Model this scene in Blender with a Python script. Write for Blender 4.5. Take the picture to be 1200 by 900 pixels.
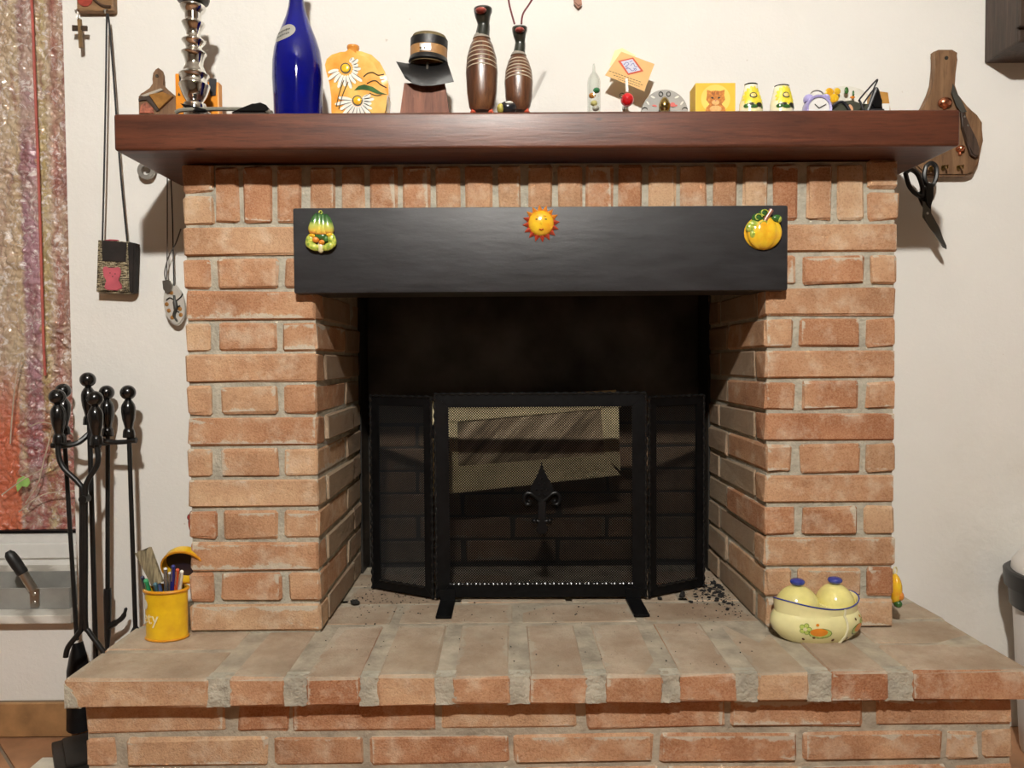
import bpy, bmesh, math, random
from mathutils import Vector, Matrix, noise
random.seed(7)
PI = math.pi
scene = bpy.context.scene
C = scene.collection
for o in list(bpy.data.objects): bpy.data.objects.remove(o)

# ------------------------------------------------------------------ camera
CAM = Vector((-0.0717, -1.5813, 0.9113)); YAW, PITCH, ROLL, F = 0.0048, -0.0311, -0.0070, 869.87
_f = Vector((math.sin(YAW)*math.cos(PITCH), math.cos(YAW)*math.cos(PITCH), math.sin(PITCH)))
_r0 = Vector((math.cos(YAW), -math.sin(YAW), 0)); _u0 = _r0.cross(_f)
_r = math.cos(ROLL)*_r0 + math.sin(ROLL)*_u0; _u = -math.sin(ROLL)*_r0 + math.cos(ROLL)*_u0
cd = bpy.data.cameras.new('camera'); cam = bpy.data.objects.new('camera', cd); C.objects.link(cam)
cd.sensor_width = 36; cd.lens = F/1200*36; cd.clip_start = 0.02
cam.matrix_world = Matrix(((_r.x, _u.x, -_f.x, CAM.x), (_r.y, _u.y, -_f.y, CAM.y), (_r.z, _u.z, -_f.z, CAM.z), (0, 0, 0, 1)))
scene.camera = cam
# ------------------------------------------------------------------ light and exposure
LAMP = Vector((-0.15, -2.15, 2.38)); LAMP_STRENGTH = 430; LAMP_COLOR = (1, .962, .895, 1)
w = bpy.data.worlds.new('world'); scene.world = w; w.use_nodes = True
w.node_tree.nodes['Background'].inputs[0].default_value = (0.75, 0.8, 0.9, 1)
w.node_tree.nodes['Background'].inputs[1].default_value = 0.25
vs = scene.view_settings; vs.view_transform = 'Standard'; vs.look = 'None'; vs.gamma = 1; vs.use_curve_mapping = False
vs.exposure = 2.68
scene.cycles.use_denoising = True
scene.cycles.max_bounces = 10; scene.cycles.diffuse_bounces = 5; scene.cycles.transparent_max_bounces = 16
scene.cycles.caustics_reflective = False; scene.cycles.caustics_refractive = False
scene.cycles.sample_clamp_indirect = 6

def P(u, v, Y):                      # the point of the plane at depth Y that shows at a place of the 1200x900 frame
    d = _r*((u-600)/F) + _u*(-(v-450)/F) + _f
    t = (Y-CAM.y)/d.y
    return CAM + d*t
def PZ(u, v, Z):
    d = _r*((u-600)/F) + _u*(-(v-450)/F) + _f
    t = (Z-CAM.z)/d.z
    return CAM + d*t
def S(Y): return (Y-CAM.y)/F         # metres per pixel at depth Y

# ------------------------------------------------------------------ materials
def newmat(name):
    m = bpy.data.materials.new(name); m.use_nodes = True
    nt = m.node_tree
    return m, nt, nt.nodes['Principled BSDF'], nt.nodes['Material Output']
def N(nt, t, **kw):
    n = nt.nodes.new(t)
    for k, v in kw.items():
        if k.startswith('i_'):
            n.inputs[int(k[2:]) if k[2:].isdigit() else k[2:].replace('_', ' ')].default_value = v
        else: setattr(n, k, v)
    return n
def L(nt, a, b): nt.links.new(a, b)
def math_(nt, op, a, b=None, c=None, clamp=False):
    n = nt.nodes.new('ShaderNodeMath'); n.operation = op; n.use_clamp = clamp
    for i, x in enumerate((a, b, c)):
        if x is None: continue
        if isinstance(x, (int, float)): n.inputs[i].default_value = x
        else: nt.links.new(x, n.inputs[i])
    return n.outputs[0]
def mixc(nt, fac, a, b, blend='MIX'):
    n = nt.nodes.new('ShaderNodeMix'); n.data_type = 'RGBA'; n.blend_type = blend
    for s, x in ((n.inputs[0], fac), (n.inputs[6], a), (n.inputs[7], b)):
        if isinstance(x, (int, float)): s.default_value = x
        elif isinstance(x, tuple): s.default_value = (*x, 1) if len(x) == 3 else x
        else: nt.links.new(x, s)
    return n.outputs[2]
def ramp(nt, fac, stops):
    n = nt.nodes.new('ShaderNodeValToRGB'); e = n.color_ramp.elements
    while len(e) < len(stops): e.new(0.5)
    for i, (p, c) in enumerate(stops):
        e[i].position = p; e[i].color = (*c, 1) if isinstance(c, tuple) else (c, c, c, 1)
    L(nt, fac, n.inputs[0]); return n.outputs[0]
def objcoord(nt, scale=(1, 1, 1), rand=True, kind='Object'):
    tc = nt.nodes.new('ShaderNodeTexCoord'); mp = nt.nodes.new('ShaderNodeMapping'); mp.inputs['Scale'].default_value = scale
    L(nt, tc.outputs[kind], mp.inputs[0])
    if rand:
        oi = nt.nodes.new('ShaderNodeObjectInfo'); s = math_(nt, 'MULTIPLY', oi.outputs['Random'], 37.0)
        L(nt, s, mp.inputs['Location'])
    return mp.outputs[0]
def tex(nt, vec, scale, detail=4, rough=.55, out=0, dist=0):
    n = nt.nodes.new('ShaderNodeTexNoise'); n.inputs['Scale'].default_value = scale; n.inputs['Detail'].default_value = detail
    n.inputs['Roughness'].default_value = rough; n.inputs['Distortion'].default_value = dist
    L(nt, vec, n.inputs['Vector']); return n.outputs[out]
def bump(nt, h, strength, dist=.002, prev=None):
    n = nt.nodes.new('ShaderNodeBump'); n.inputs['Strength'].default_value = strength; n.inputs['Distance'].default_value = dist
    L(nt, h, n.inputs['Height'])
    if prev is not None: L(nt, prev, n.inputs['Normal'])
    return n.outputs[0]
MATS = {}
def M(name, col, rough=.5, metal=0., var=.12, scale=30, bmp=0., bscale=120, coat=0., spec=.5, alt=None, stretch=(1, 1, 1), trans=0., bdist=.002):
    if name in MATS: return MATS[name]
    m, nt, b, out = newmat(name)
    v = objcoord(nt, stretch)
    f = tex(nt, v, scale, 5)
    lo = tuple(c*(1-var*2) for c in col) if alt is None else alt
    hi = tuple(min(1, c*(1+var)) for c in col)
    L(nt, ramp(nt, f, [(.3, lo), (.62, col), (.8, hi)]), b.inputs['Base Color'])
    b.inputs['Roughness'].default_value = rough; b.inputs['Metallic'].default_value = metal
    b.inputs['Specular IOR Level'].default_value = spec
    if coat: b.inputs['Coat Weight'].default_value = coat; b.inputs['Coat Roughness'].default_value = .06
    if trans: b.inputs['Transmission Weight'].default_value = trans
    if bmp: L(nt, bump(nt, tex(nt, v, bscale, 5), bmp, bdist), b.inputs['Normal'])
    MATS[name] = m; return m

def brick_material(name, dust=0.0, soot=0.0):
    m, nt, b, out = newmat(name)
    tc = nt.nodes.new('ShaderNodeTexCoord'); oi = nt.nodes.new('ShaderNodeObjectInfo')
    v = objcoord(nt)
    n1 = tex(nt, v, 9, 6, .6); n2 = tex(nt, v, 22, 5, .65); n3 = tex(nt, v, 260, 3, .7); n4 = tex(nt, v, 60, 4, .7)
    base = ramp(nt, n1, [(.28, (.33, .160, .078)), (.5, (.455, .240, .123)), (.72, (.58, .355, .20))])
    hs = nt.nodes.new('ShaderNodeHueSaturation'); L(nt, base, hs.inputs['Color'])
    L(nt, math_(nt, 'ADD', math_(nt, 'MULTIPLY', oi.outputs['Random'], .022), .488), hs.inputs['Hue'])
    L(nt, math_(nt, 'ADD', math_(nt, 'MULTIPLY', oi.outputs['Random'], .28), .86), hs.inputs['Value'])
    L(nt, math_(nt, 'SUBTRACT', 1.08, math_(nt, 'MULTIPLY', oi.outputs['Random'], .22)), hs.inputs['Saturation'])
    c = hs.outputs[0]
    c = mixc(nt, math_(nt, 'MULTIPLY', ramp(nt, n3, [(.42, 0.), (.62, 1.)]), .22), c, (.74, .50, .32))
    c = mixc(nt, math_(nt, 'MULTIPLY', ramp(nt, n3, [(.36, 1.), (.44, 0.)]), .30), c, (.24, .10, .05))
    c = mixc(nt, math_(nt, 'MULTIPLY', ramp(nt, n2, [(.50, 0.), (.68, 1.)]), .45), c, (.70, .58, .44))
    # mortar smeared over the arrises: distance to the brick's own edges
    at = nt.nodes.new('ShaderNodeAttribute'); at.attribute_type = 'OBJECT'; at.attribute_name = 'half'
    ab = N(nt, 'ShaderNodeVectorMath', operation='ABSOLUTE'); L(nt, tc.outputs['Object'], ab.inputs[0])
    sb = N(nt, 'ShaderNodeVectorMath', operation='SUBTRACT'); L(nt, at.outputs['Vector'], sb.inputs[0]); L(nt, ab.outputs[0], sb.inputs[1])
    an = N(nt, 'ShaderNodeVectorMath', operation='ABSOLUTE'); L(nt, tc.outputs['Normal'], an.inputs[0])
    ad = N(nt, 'ShaderNodeVectorMath', operation='ADD'); L(nt, sb.outputs[0], ad.inputs[0]); L(nt, an.outputs[0], ad.inputs[1])
    sx = nt.nodes.new('ShaderNodeSeparateXYZ'); L(nt, ad.outputs[0], sx.inputs[0])
    d = math_(nt, 'MINIMUM', math_(nt, 'MINIMUM', sx.outputs[0], sx.outputs[1]), sx.outputs[2])
    wob = math_(nt, 'MULTIPLY', math_(nt, 'SUBTRACT', math_(nt, 'ADD', math_(nt, 'MULTIPLY', n2, .6), math_(nt, 'MULTIPLY', n4, .4)), .40), .065)
    so = nt.nodes.new('ShaderNodeSeparateXYZ'); L(nt, tc.outputs['Object'], so.inputs[0]); sh_ = nt.nodes.new('ShaderNodeSeparateXYZ'); L(nt, at.outputs['Vector'], sh_.inputs[0])
    topf = math_(nt, 'MAXIMUM', math_(nt, 'DIVIDE', so.outputs[2], math_(nt, 'MAXIMUM', sh_.outputs[2], .001)), 0.0)      # mortar slumped over the top edges
    wob = math_(nt, 'ADD', wob, math_(nt, 'MULTIPLY', topf, math_(nt, 'MULTIPLY', math_(nt, 'SUBTRACT', tex(nt, v, 13, 3), .42), .05)))
    e = math_(nt, 'DIVIDE', math_(nt, 'SUBTRACT', d, wob), .005)
    mk = math_(nt, 'SUBTRACT', 1.0, math_(nt, 'SMOOTH_MIN', math_(nt, 'MAXIMUM', e, 0.0), 1.0, .2), clamp=True)
    c = mixc(nt, math_(nt, 'MULTIPLY', mk, .85), c, (.56, .51, .41))
    if dust:
        g = nt.nodes.new('ShaderNodeNewGeometry'); s2 = nt.nodes.new('ShaderNodeSeparateXYZ'); L(nt, g.outputs['True Normal'], s2.inputs[0])
        up = math_(nt, 'SMOOTH_MIN', math_(nt, 'MAXIMUM', math_(nt, 'MULTIPLY', math_(nt, 'SUBTRACT', s2.outputs[2], .4), 4), 0), 1.0, .1)
        dn = tex(nt, v, 6, 6, .6)
        dc = ramp(nt, dn, [(.32, (.29, .235, .17)), (.52, (.43, .36, .27)), (.70, (.56, .485, .38))])
        dc = mixc(nt, math_(nt, 'MULTIPLY', ramp(nt, n4, [(.5, 0.), (.7, 1.)]), .3), dc, (.25, .20, .15))
        k = math_(nt, 'MULTIPLY', up, math_(nt, 'ADD', math_(nt, 'MULTIPLY', n1, .5), .55), clamp=True)
        c = mixc(nt, math_(nt, 'MULTIPLY', k, dust), c, dc)
    if soot:
        sn = tex(nt, v, 7, 6, .6)
        c = mixc(nt, math_(nt, 'MULTIPLY', math_(nt, 'ADD', math_(nt, 'MULTIPLY', sn, .6), .55), soot, clamp=True), c, (.30, .235, .165) if soot < 1 else (.10, .075, .05))
    L(nt, c, b.inputs['Base Color']); b.inputs['Roughness'].default_value = .92; b.inputs['Specular IOR Level'].default_value = .2
    h = math_(nt, 'ADD', math_(nt, 'MULTIPLY', n4, .7), math_(nt, 'MULTIPLY', n3, .5))
    L(nt, bump(nt, h, .8, .005), b.inputs['Normal'])
    return m
BRICK = brick_material('brick'); HBRICK = brick_material('hearth_brick', dust=1.0); SBRICK = brick_material('sooty_brick', soot=.9)
BBRICK = brick_material('black_brick', soot=1.0)
MORTAR = M('mortar', (.50, .465, .375), .95, var=.16, scale=25, bmp=.7, bscale=110, bdist=.008, spec=.1)
HMORTAR = M('hearth_mortar', (.48, .42, .325), .95, var=.2, scale=18, bmp=.6, bscale=100, bdist=.006, spec=.1)

def wood_material(name, dark, mid, light, rough=.45, scale=3.0, axis='X', coat=.0, knots=True):
    m, nt, b, out = newmat(name)
    s = {'X': (1.2, 14, 14), 'Z': (14, 14, 1.2), 'Y': (14, 1.2, 14)}[axis]
    v = objcoord(nt, s)
    n1 = tex(nt, v, scale, 6, .6, dist=.6); n2 = tex(nt, v, scale*6, 4, .6)
    c = ramp(nt, n1, [(.3, dark), (.5, mid), (.72, light)])
    c = mixc(nt, math_(nt, 'MULTIPLY', ramp(nt, n2, [(.35, 1.), (.5, 0.)]), .45), c, tuple(x*.5 for x in dark))
    if knots:
        v2 = objcoord(nt, (1, 2.2, 2.6)); vo = nt.nodes.new('ShaderNodeTexVoronoi'); vo.inputs['Scale'].default_value = 9; L(nt, v2, vo.inputs['Vector'])
        c = mixc(nt, ramp(nt, vo.outputs['Distance'], [(.05, .85), (.10, 0.)]), c, tuple(x*.2 for x in dark))
    L(nt, c, b.inputs['Base Color']); b.inputs['Roughness'].default_value = rough
    if coat: b.inputs['Coat Weight'].default_value = coat; b.inputs['Coat Roughness'].default_value = .3
    L(nt, bump(nt, math_(nt, 'ADD', n2, n1), .35, .0015), b.inputs['Normal'])
    MATS[name] = m; return m
SHELFWOOD = wood_material('mantel_wood', (.055, .015, .006), (.095, .026, .011), (.14, .042, .018), .45, coat=.15)
BOARDWOOD = wood_material('board_wood', (.12, .06, .026), (.19, .10, .046), (.27, .155, .075), .6, axis='Z', knots=False)
BLOCKWOOD = wood_material('block_wood', (.13, .045, .025), (.24, .09, .05), (.36, .17, .10), .65, axis='Z', knots=False)
DARKWOOD = wood_material('dark_wood', (.03, .018, .012), (.05, .03, .02), (.08, .05, .035), .5, axis='Z', knots=False)
RACKWOOD = wood_material('rack_wood', (.13, .07, .03), (.22, .12, .05), (.30, .18, .09), .6, knots=False)
DUCKWOOD = wood_material('duck_wood', (.035, .012, .006), (.10, .038, .016), (.20, .085, .035), .32, axis='Z', coat=.5, knots=False)

def plaster():
    m, nt, b, out = newmat('plaster')
    v = objcoord(nt, rand=False)
    n1 = tex(nt, v, 1.6, 4); n2 = tex(nt, v, 38, 5, .6); n3 = tex(nt, v, 150, 4, .6); n4 = tex(nt, v, 7, 5)
    c = ramp(nt, n1, [(.3, (.75, .735, .69)), (.6, (.80, .785, .745)), (.8, (.83, .82, .78))])
    vo = tex(nt, v, 55, 2, .3)
    c = mixc(nt, ramp(nt, vo, [(.80, 0.), (.83, .5)]), c, (.5, .42, .34))
    # damp, blistered patch low on the right of the hearth
    tc = nt.nodes.new('ShaderNodeTexCoord'); sp = nt.nodes.new('ShaderNodeSeparateXYZ'); L(nt, tc.outputs['Object'], sp.inputs[0])
    damp = math_(nt, 'MULTIPLY', math_(nt, 'MULTIPLY', math_(nt, 'SUBTRACT', sp.outputs[0], .88), 6, clamp=True), math_(nt, 'MULTIPLY', math_(nt, 'SUBTRACT', .95, sp.outputs[2]), 2.2, clamp=True), clamp=True)
    c = mixc(nt, math_(nt, 'MULTIPLY', damp, math_(nt, 'MULTIPLY', n4, .55)), c, (.58, .52, .42))
    L(nt, c, b.inputs['Base Color']); b.inputs['Roughness'].default_value = .95; b.inputs['Specular IOR Level'].default_value = .15
    h = math_(nt, 'ADD', math_(nt, 'MULTIPLY', n2, .5), math_(nt, 'MULTIPLY', n3, .25))
    h = math_(nt, 'ADD', h, math_(nt, 'MULTIPLY', damp, math_(nt, 'MULTIPLY', n2, 1.5)))
    L(nt, bump(nt, h, .4, .004), b.inputs['Normal'])
    return m
PLASTER = plaster(); DIMWALL = M('room_paint', (.62, .59, .54), .9, var=.05); CEIL = M('ceiling_boards', (.60, .57, .52), .8, var=.1, stretch=(1, 12, 1))
BLACK = M('black_iron', (.0045, .0045, .005), .4, .0, var=.3, scale=60, bmp=.15, bscale=200, spec=.2)
TWIST = M('twisted_iron', (.035, .035, .036), .22, .7, var=.2)
TOOLBLACK = M('tool_black', (.006, .006, .006), .22, 0, var=.2, coat=.6)
RODBLACK = M('rod_black', (.008, .008, .008), .4, .0, var=.2)
PANELBLACK = M('panel_black', (.024, .024, .027), .48, .0, var=.25, scale=40, bmp=.45, bscale=55, stretch=(.25, 1, 1), spec=.5)
WHITE = M('white_paint', (.80, .79, .76), .35, var=.03)
STEEL = M('steel', (.55, .54, .50), .3, 1., var=.1)
SILVER = M('silver', (.82, .80, .75), .07, 1., var=.05)
GREYMETAL = M('grey_metal', (.34, .335, .31), .45, .15, var=.15, scale=12, bmp=.05)
COPPER = M('copper', (.75, .30, .17), .25, 1., var=.1)
BRASS = M('brass', (.42, .30, .11), .22, 1., var=.2)
def glossy(name, col, **k): return M(name, col, k.pop('rough', .18), k.pop('metal', 0), var=k.pop('var', .08), coat=k.pop('coat', .7), **k)

# ------------------------------------------------------------------ mesh helpers
def bm_(): return bmesh.new()
def box(bm, lo, hi, mat=None):
    c = Matrix.Translation(((lo[0]+hi[0])/2, (lo[1]+hi[1])/2, (lo[2]+hi[2])/2)) @ Matrix.Diagonal((hi[0]-lo[0], hi[1]-lo[1], hi[2]-lo[2], 1))
    if mat is not None: c = mat @ c
    return bmesh.ops.create_cube(bm, size=1, matrix=c)['verts']
def bbox(bm, lo, hi, bev=.003, seg=2, mat=None):
    t = bm_(); box(t, lo, hi); bmesh.ops.bevel(t, geom=t.edges[:], offset=bev, segments=seg, profile=.6, affect='EDGES', clamp_overlap=True)
    if mat is not None: bmesh.ops.transform(t, matrix=mat, verts=t.verts)
    merge(bm, t)
def merge(bm, t):
    me = bpy.data.meshes.new('tmp'); t.to_mesh(me); t.free(); bm.from_mesh(me); bpy.data.meshes.remove(me)
def tube(bm, pts, r, seg=8, closed=False, radii=None):
    pts = [Vector(p) for p in pts]; n = len(pts); rings = []
    prev = None
    for i, p in enumerate(pts):
        if closed: t = pts[(i+1) % n]-pts[i-1]
        else: t = pts[min(i+1, n-1)]-pts[max(i-1, 0)]
        if t.length < 1e-9: t = Vector((0, 0, 1))
        t.normalize()
        if prev is None:
            a = Vector((0, 0, 1)) if abs(t.z) < .9 else Vector((1, 0, 0)); x = t.cross(a).normalized()
        else:
            x = prev-t*prev.dot(t); x = x.normalized() if x.length > 1e-6 else t.orthogonal().normalized()
        prev = x; y = t.cross(x); rr = radii[i] if radii else r
        rings.append([bm.verts.new(p+(x*math.cos(2*PI*k/seg)+y*math.sin(2*PI*k/seg))*rr) for k in range(seg)])
    for i in range(n if closed else n-1):
        a, b = rings[i], rings[(i+1) % n]
        for k in range(seg): bm.faces.new((a[k], a[(k+1) % seg], b[(k+1) % seg], b[k]))
    if not closed: bm.faces.new(rings[0][::-1]); bm.faces.new(rings[-1])
def smooth_prof(pr, n=4): return [(max(0, p.x), p.y) for p in bez([(r, z, 0) for r, z in pr], n)]
def lathe(bm, prof, c=(0, 0, 0), seg=28, sx=1., sy=1., mat=None, ring=False):
    c = Vector(c); rings = []
    for r, z in prof:
        ring = []
        for k in range(seg):
            a = 2*PI*k/seg; p = Vector((r*sx*math.cos(a), r*sy*math.sin(a), z))
            p = (mat @ p) if mat is not None else p+c
            ring.append(bm.verts.new(p))
        rings.append(ring)
    for i in range(len(rings)-1):
        a, b = rings[i], rings[i+1]
        for k in range(seg): bm.faces.new((a[k], a[(k+1) % seg], b[(k+1) % seg], b[k]))
    if ring:
        for k in range(seg): bm.faces.new((rings[-1][k], rings[-1][(k+1) % seg], rings[0][(k+1) % seg], rings[0][k]))
        return
    if prof[0][0] > 1e-6: bm.faces.new(rings[0][::-1])
    if prof[-1][0] > 1e-6: bm.faces.new(rings[-1])
def prism(bm, pts, o, ux, uy, d, bev=0.):     # outline pts (2D) in the frame o, ux, uy, thickness along d
    o, ux, uy, d = Vector(o), Vector(ux), Vector(uy), Vector(d)
    t = bm_()
    A = [t.verts.new(o+ux*x+uy*y) for x, y in pts]; B = [t.verts.new(o+ux*x+uy*y+d) for x, y in pts]
    n = len(pts)
    t.faces.new(A); t.faces.new(B[::-1])
    for i in range(n): t.faces.new((A[i], B[i], B[(i+1) % n], A[(i+1) % n]))
    if bev: bmesh.ops.bevel(t, geom=[e for e in t.edges if abs((e.verts[0].co-e.verts[1].co).normalized().dot(d.normalized())) < .5], offset=bev, segments=2, affect='EDGES', clamp_overlap=True)
    merge(bm, t)
def sphere(bm, c, r, sx=1, sy=1, sz=1, seg=16, mat=None):
    m = Matrix.Translation(c) @ (mat if mat is not None else Matrix()) @ Matrix.Diagonal((sx, sy, sz, 1))
    bmesh.ops.create_uvsphere(bm, u_segments=seg, v_segments=max(6, seg*2//3), radius=r, matrix=m)
def bez(pts, n=8):                             # Catmull-Rom through the points
    pts = [Vector(p) for p in pts]; out = []
    for i in range(len(pts)-1):
        p0, p1, p2, p3 = pts[max(i-1, 0)], pts[i], pts[i+1], pts[min(i+2, len(pts)-1)]
        for k in range(n):
            t = k/n
            out.append(.5*((2*p1)+(p2-p0)*t+(2*p0-5*p1+4*p2-p3)*t*t+(3*p1-p0-3*p2+p3)*t**3))
    out.append(pts[-1]); return out
def ell(a, b, n=20, cx=0, cy=0, rot=0):
    r = []
    for k in range(n):
        t = 2*PI*k/n; x, y = a*math.cos(t), b*math.sin(t)
        r.append((cx+x*math.cos(rot)-y*math.sin(rot), cy+x*math.sin(rot)+y*math.cos(rot)))
    return r
def link(name, bm, mat, parent=None, smooth=False, origin=None):
    bmesh.ops.recalc_face_normals(bm, faces=bm.faces[:])
    off = parent.matrix_world.translation.copy() if parent is not None and parent.get('_root') is None else Vector((0, 0, 0))
    loc = Vector((0, 0, 0))
    base = Vector(parent['_o']) if parent is not None else Vector((0, 0, 0))
    if parent is None:
        if origin is None:
            xs = [v.co for v in bm.verts]
            origin = Vector(((min(v.x for v in xs)+max(v.x for v in xs))/2, (min(v.y for v in xs)+max(v.y for v in xs))/2, min(v.z for v in xs)))
        base = Vector(origin); loc = base
    bmesh.ops.translate(bm, vec=-base, verts=bm.verts)
    me = bpy.data.meshes.new(name); bm.to_mesh(me); bm.free()
    if mat is not None: me.materials.append(mat)
    if smooth:
        for p in me.polygons: p.use_smooth = True
        if smooth != 'all':
            try: me.set_sharp_from_angle(angle=math.radians(38))
            except Exception: pass
    o = bpy.data.objects.new(name, me); C.objects.link(o); o.location = loc
    if parent is not None: o.parent = parent; o['_o'] = list(base)
    else: o['_o'] = list(base)
    return o
def thing(name, label, cat, loc, group=None):
    o = bpy.data.objects.new(name, None); C.objects.link(o); o.location = loc; o['_o'] = list(loc)
    o.empty_display_size = .05
    tag(o, label, cat, group); return o
def tag(o, label, cat, group=None):
    o['label'] = label; o['category'] = cat
    if group: o['group'] = group
    return o
def struct(name, bm, mat, smooth=False):
    o = link(name, bm, mat, None, smooth, origin=(0, 0, 0)); o['kind'] = 'structure'; return o
def single(name, bm, mat, label, cat, smooth=False, group=None): return tag(link(name, bm, mat, None, smooth), label, cat, group)
def text_bm(s, size):
    cu = bpy.data.curves.new('t', 'FONT'); cu.body = s; cu.size = size; cu.align_x = 'CENTER'; cu.extrude = .0003; cu.resolution_u = 2
    ob = bpy.data.objects.new('t', cu); C.objects.link(ob)
    dg = bpy.context.evaluated_depsgraph_get(); me = bpy.data.meshes.new_from_object(ob.evaluated_get(dg))
    bm = bm_(); bm.from_mesh(me); bpy.data.objects.remove(ob); bpy.data.curves.remove(cu); bpy.data.meshes.remove(me)
    return bm
XV, YV, ZV = Vector((1, 0, 0)), Vector((0, 1, 0)), Vector((0, 0, 1))

# ------------------------------------------------------------------ the room
WY = .22; ZH = .33; PITCHZ = .067
XLO, XLI, XRI, XRO = -.757, -.478, .478, .757
WX = -1.128                                     # right edge of the window niche
bm = bm_()
for x0, x1, z0, z1 in ((-3, -2.1, 0, 2.65), (-2.1, WX, 0, .285), (-2.1, WX, 2.25, 2.65), (WX, XLI-.08, 0, 2.65), (XLI-.08, XRI+.08, 0, .2), (XLI-.08, XRI+.08, 1.335, 2.65), (XRI+.08, 2.6, 0, 2.65)):
    box(bm, (x0, WY, z0), (x1, WY+.48, z1))
struct('wall_back', bm, PLASTER)
bm = bm_()                                       # plastered chimney breast, a shallow trapezium above the mantel
prism(bm, [(-.752, 1.38), (.752, 1.38), (.30, 2.65), (-.30, 2.65)], (0, WY-.012, 0), XV, ZV, (0, .02, 0), .006)
struct('wall_chimney', bm, PLASTER)
bm = bm_(); box(bm, (-3.1, -4.2, 0), (-3, .7, 2.65)); struct('wall_left', bm, DIMWALL)
bm = bm_(); box(bm, (2.6, -4.2, 0), (2.7, .7, 2.65)); struct('wall_right', bm, DIMWALL)
bm = bm_(); box(bm, (-3.1, -4.3, 0), (2.7, -4.2, 2.65)); struct('wall_front', bm, DIMWALL)
bm = bm_(); box(bm, (-3.1, -4.3, 2.65), (2.7, .7, 2.7)); struct('ceiling', bm, CEIL)
TERRA = M('terracotta', (.44, .225, .115), .55, var=.22, scale=9, bmp=.2, bscale=60)
GROUT = M('grout', (.26, .20, .14), .9, var=.1)
bm = bm_(); box(bm, (-3.1, -4.3, -.1), (2.7, .7, -.006)); floor = struct('floor', bm, GROUT)
T = .30                                          # terracotta tiles laid on the diagonal
tmesh = {}
for i in range(-16, 17):
    for j in range(-16, 17):
        cx, cy = (i-j)*T*.7071-1.165, (i+j)*T*.7071-.02-.151
        if not (-2.9 < cx < 2.4 and -3.9 < cy < .35): continue
        if -.6 < cx < .6 and cy > .1: continue
        t = bm_(); box(t, (-T/2+.004, -T/2+.004, -.006), (T/2-.004, T/2-.004, 0), Matrix.Rotation(PI/4, 4, 'Z'))
        cut = cy+T*.72 > WY
        if cut:
            g = bmesh.ops.bisect_plane(t, geom=t.verts[:]+t.edges[:]+t.faces[:], plane_co=(0, WY-.002-cy, 0), plane_no=(0, 1, 0), clear_outer=True)
            if len(t.verts) < 4: t.free(); continue
            bmesh.ops.holes_fill(t, edges=t.edges[:])
            bmesh.ops.translate(t, vec=(cx, cy, 0), verts=t.verts)
            link('tile', t, TERRA, floor)
        else:
            if 'm' not in tmesh:
                o = link('tile', t, TERRA, floor); tmesh['m'] = o.data; o.location = (cx, cy, 0)
            else:
                t.free(); o = bpy.data.objects.new('tile', tmesh['m']); C.objects.link(o); o.parent = floor; o.location = (cx, cy, 0)
bm = bm_(); box(bm, (-3, WY-.004, 0), (-.80, WY, .088)); skirt = struct('baseboard_back', bm, GROUT)
SKIRT = M('skirting_tile', (.42, .23, .10), .45, var=.25, scale=14)
for k in range(7):
    bm = bm_(); bbox(bm, (-3+k*.313, WY-.013, .002), (-3+k*.313+.308, WY-.003, .086), .002, 1); link('tile', bm, SKIRT, skirt)

# window niche: sill, frame, pane, cellophane, curtain
def marble():
    m, nt, b, out = newmat('sill_marble'); v = objcoord(nt, (1, 1, 1), False)
    wv = nt.nodes.new('ShaderNodeTexWave'); wv.inputs['Scale'].default_value = 5; wv.inputs['Distortion'].default_value = 9; wv.inputs['Detail'].default_value = 5; wv.bands_direction = 'DIAGONAL'
    L(nt, v, wv.inputs['Vector'])
    L(nt, ramp(nt, wv.outputs[0], [(.1, (.42, .39, .34)), (.5, (.64, .61, .55)), (.9, (.76, .74, .68))]), b.inputs['Base Color']); b.inputs['Roughness'].default_value = .35
    return m
bm = bm_(); bbox(bm, (-2.1, WY-.03, .287), (WX+.0, .68, .308), .003); s = struct('window_1_sill', bm, marble())
s.name = 'trim_1'
WYF = .63
bm = bm_()
bbox(bm, (-2.1, WYF, .33), (WX, WYF+.05, .375), .004); bbox(bm, (-2.1, WYF+.008, .373), (WX, WYF+.05, .412), .006); box(bm, (-2.1, WYF+.01, .308), (WX, WYF+.04, .33))
win = struct('window_1', bm, WHITE)
bm = bm_(); bbox(bm, (WX-.03, WYF+.012, .412), (WX, WYF+.05, 2.25), .004); bbox(bm, (-2.1, WYF+.012, .412), (-2.03, WYF+.05, 2.25), .004); bbox(bm, (-2.03, WYF+.012, 2.2), (WX-.03, WYF+.05, 2.25), .004)
link('window_frame', bm, WHITE, win)
bm = bm_(); box(bm, (-2.1, WYF+.004, .405), (WX, WYF+.03, .4135)); link('gasket', bm, BLACK, win)
def glass_mat():
    m, nt, b, out = newmat('pane_glass')
    g = N(nt, 'ShaderNodeBsdfGlossy'); g.inputs['Roughness'].default_value = .03; tr = N(nt, 'ShaderNodeBsdfTransparent'); tr.inputs['Color'].default_value = (.94, .97, .95, 1)
    mx = nt.nodes.new('ShaderNodeMixShader'); fr = N(nt, 'ShaderNodeFresnel'); L(nt, fr.outputs[0], mx.inputs[0]); L(nt, tr.outputs[0], mx.inputs[1]); L(nt, g.outputs[0], mx.inputs[2]); L(nt, mx.outputs[0], out.inputs[0])
    return m
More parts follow.
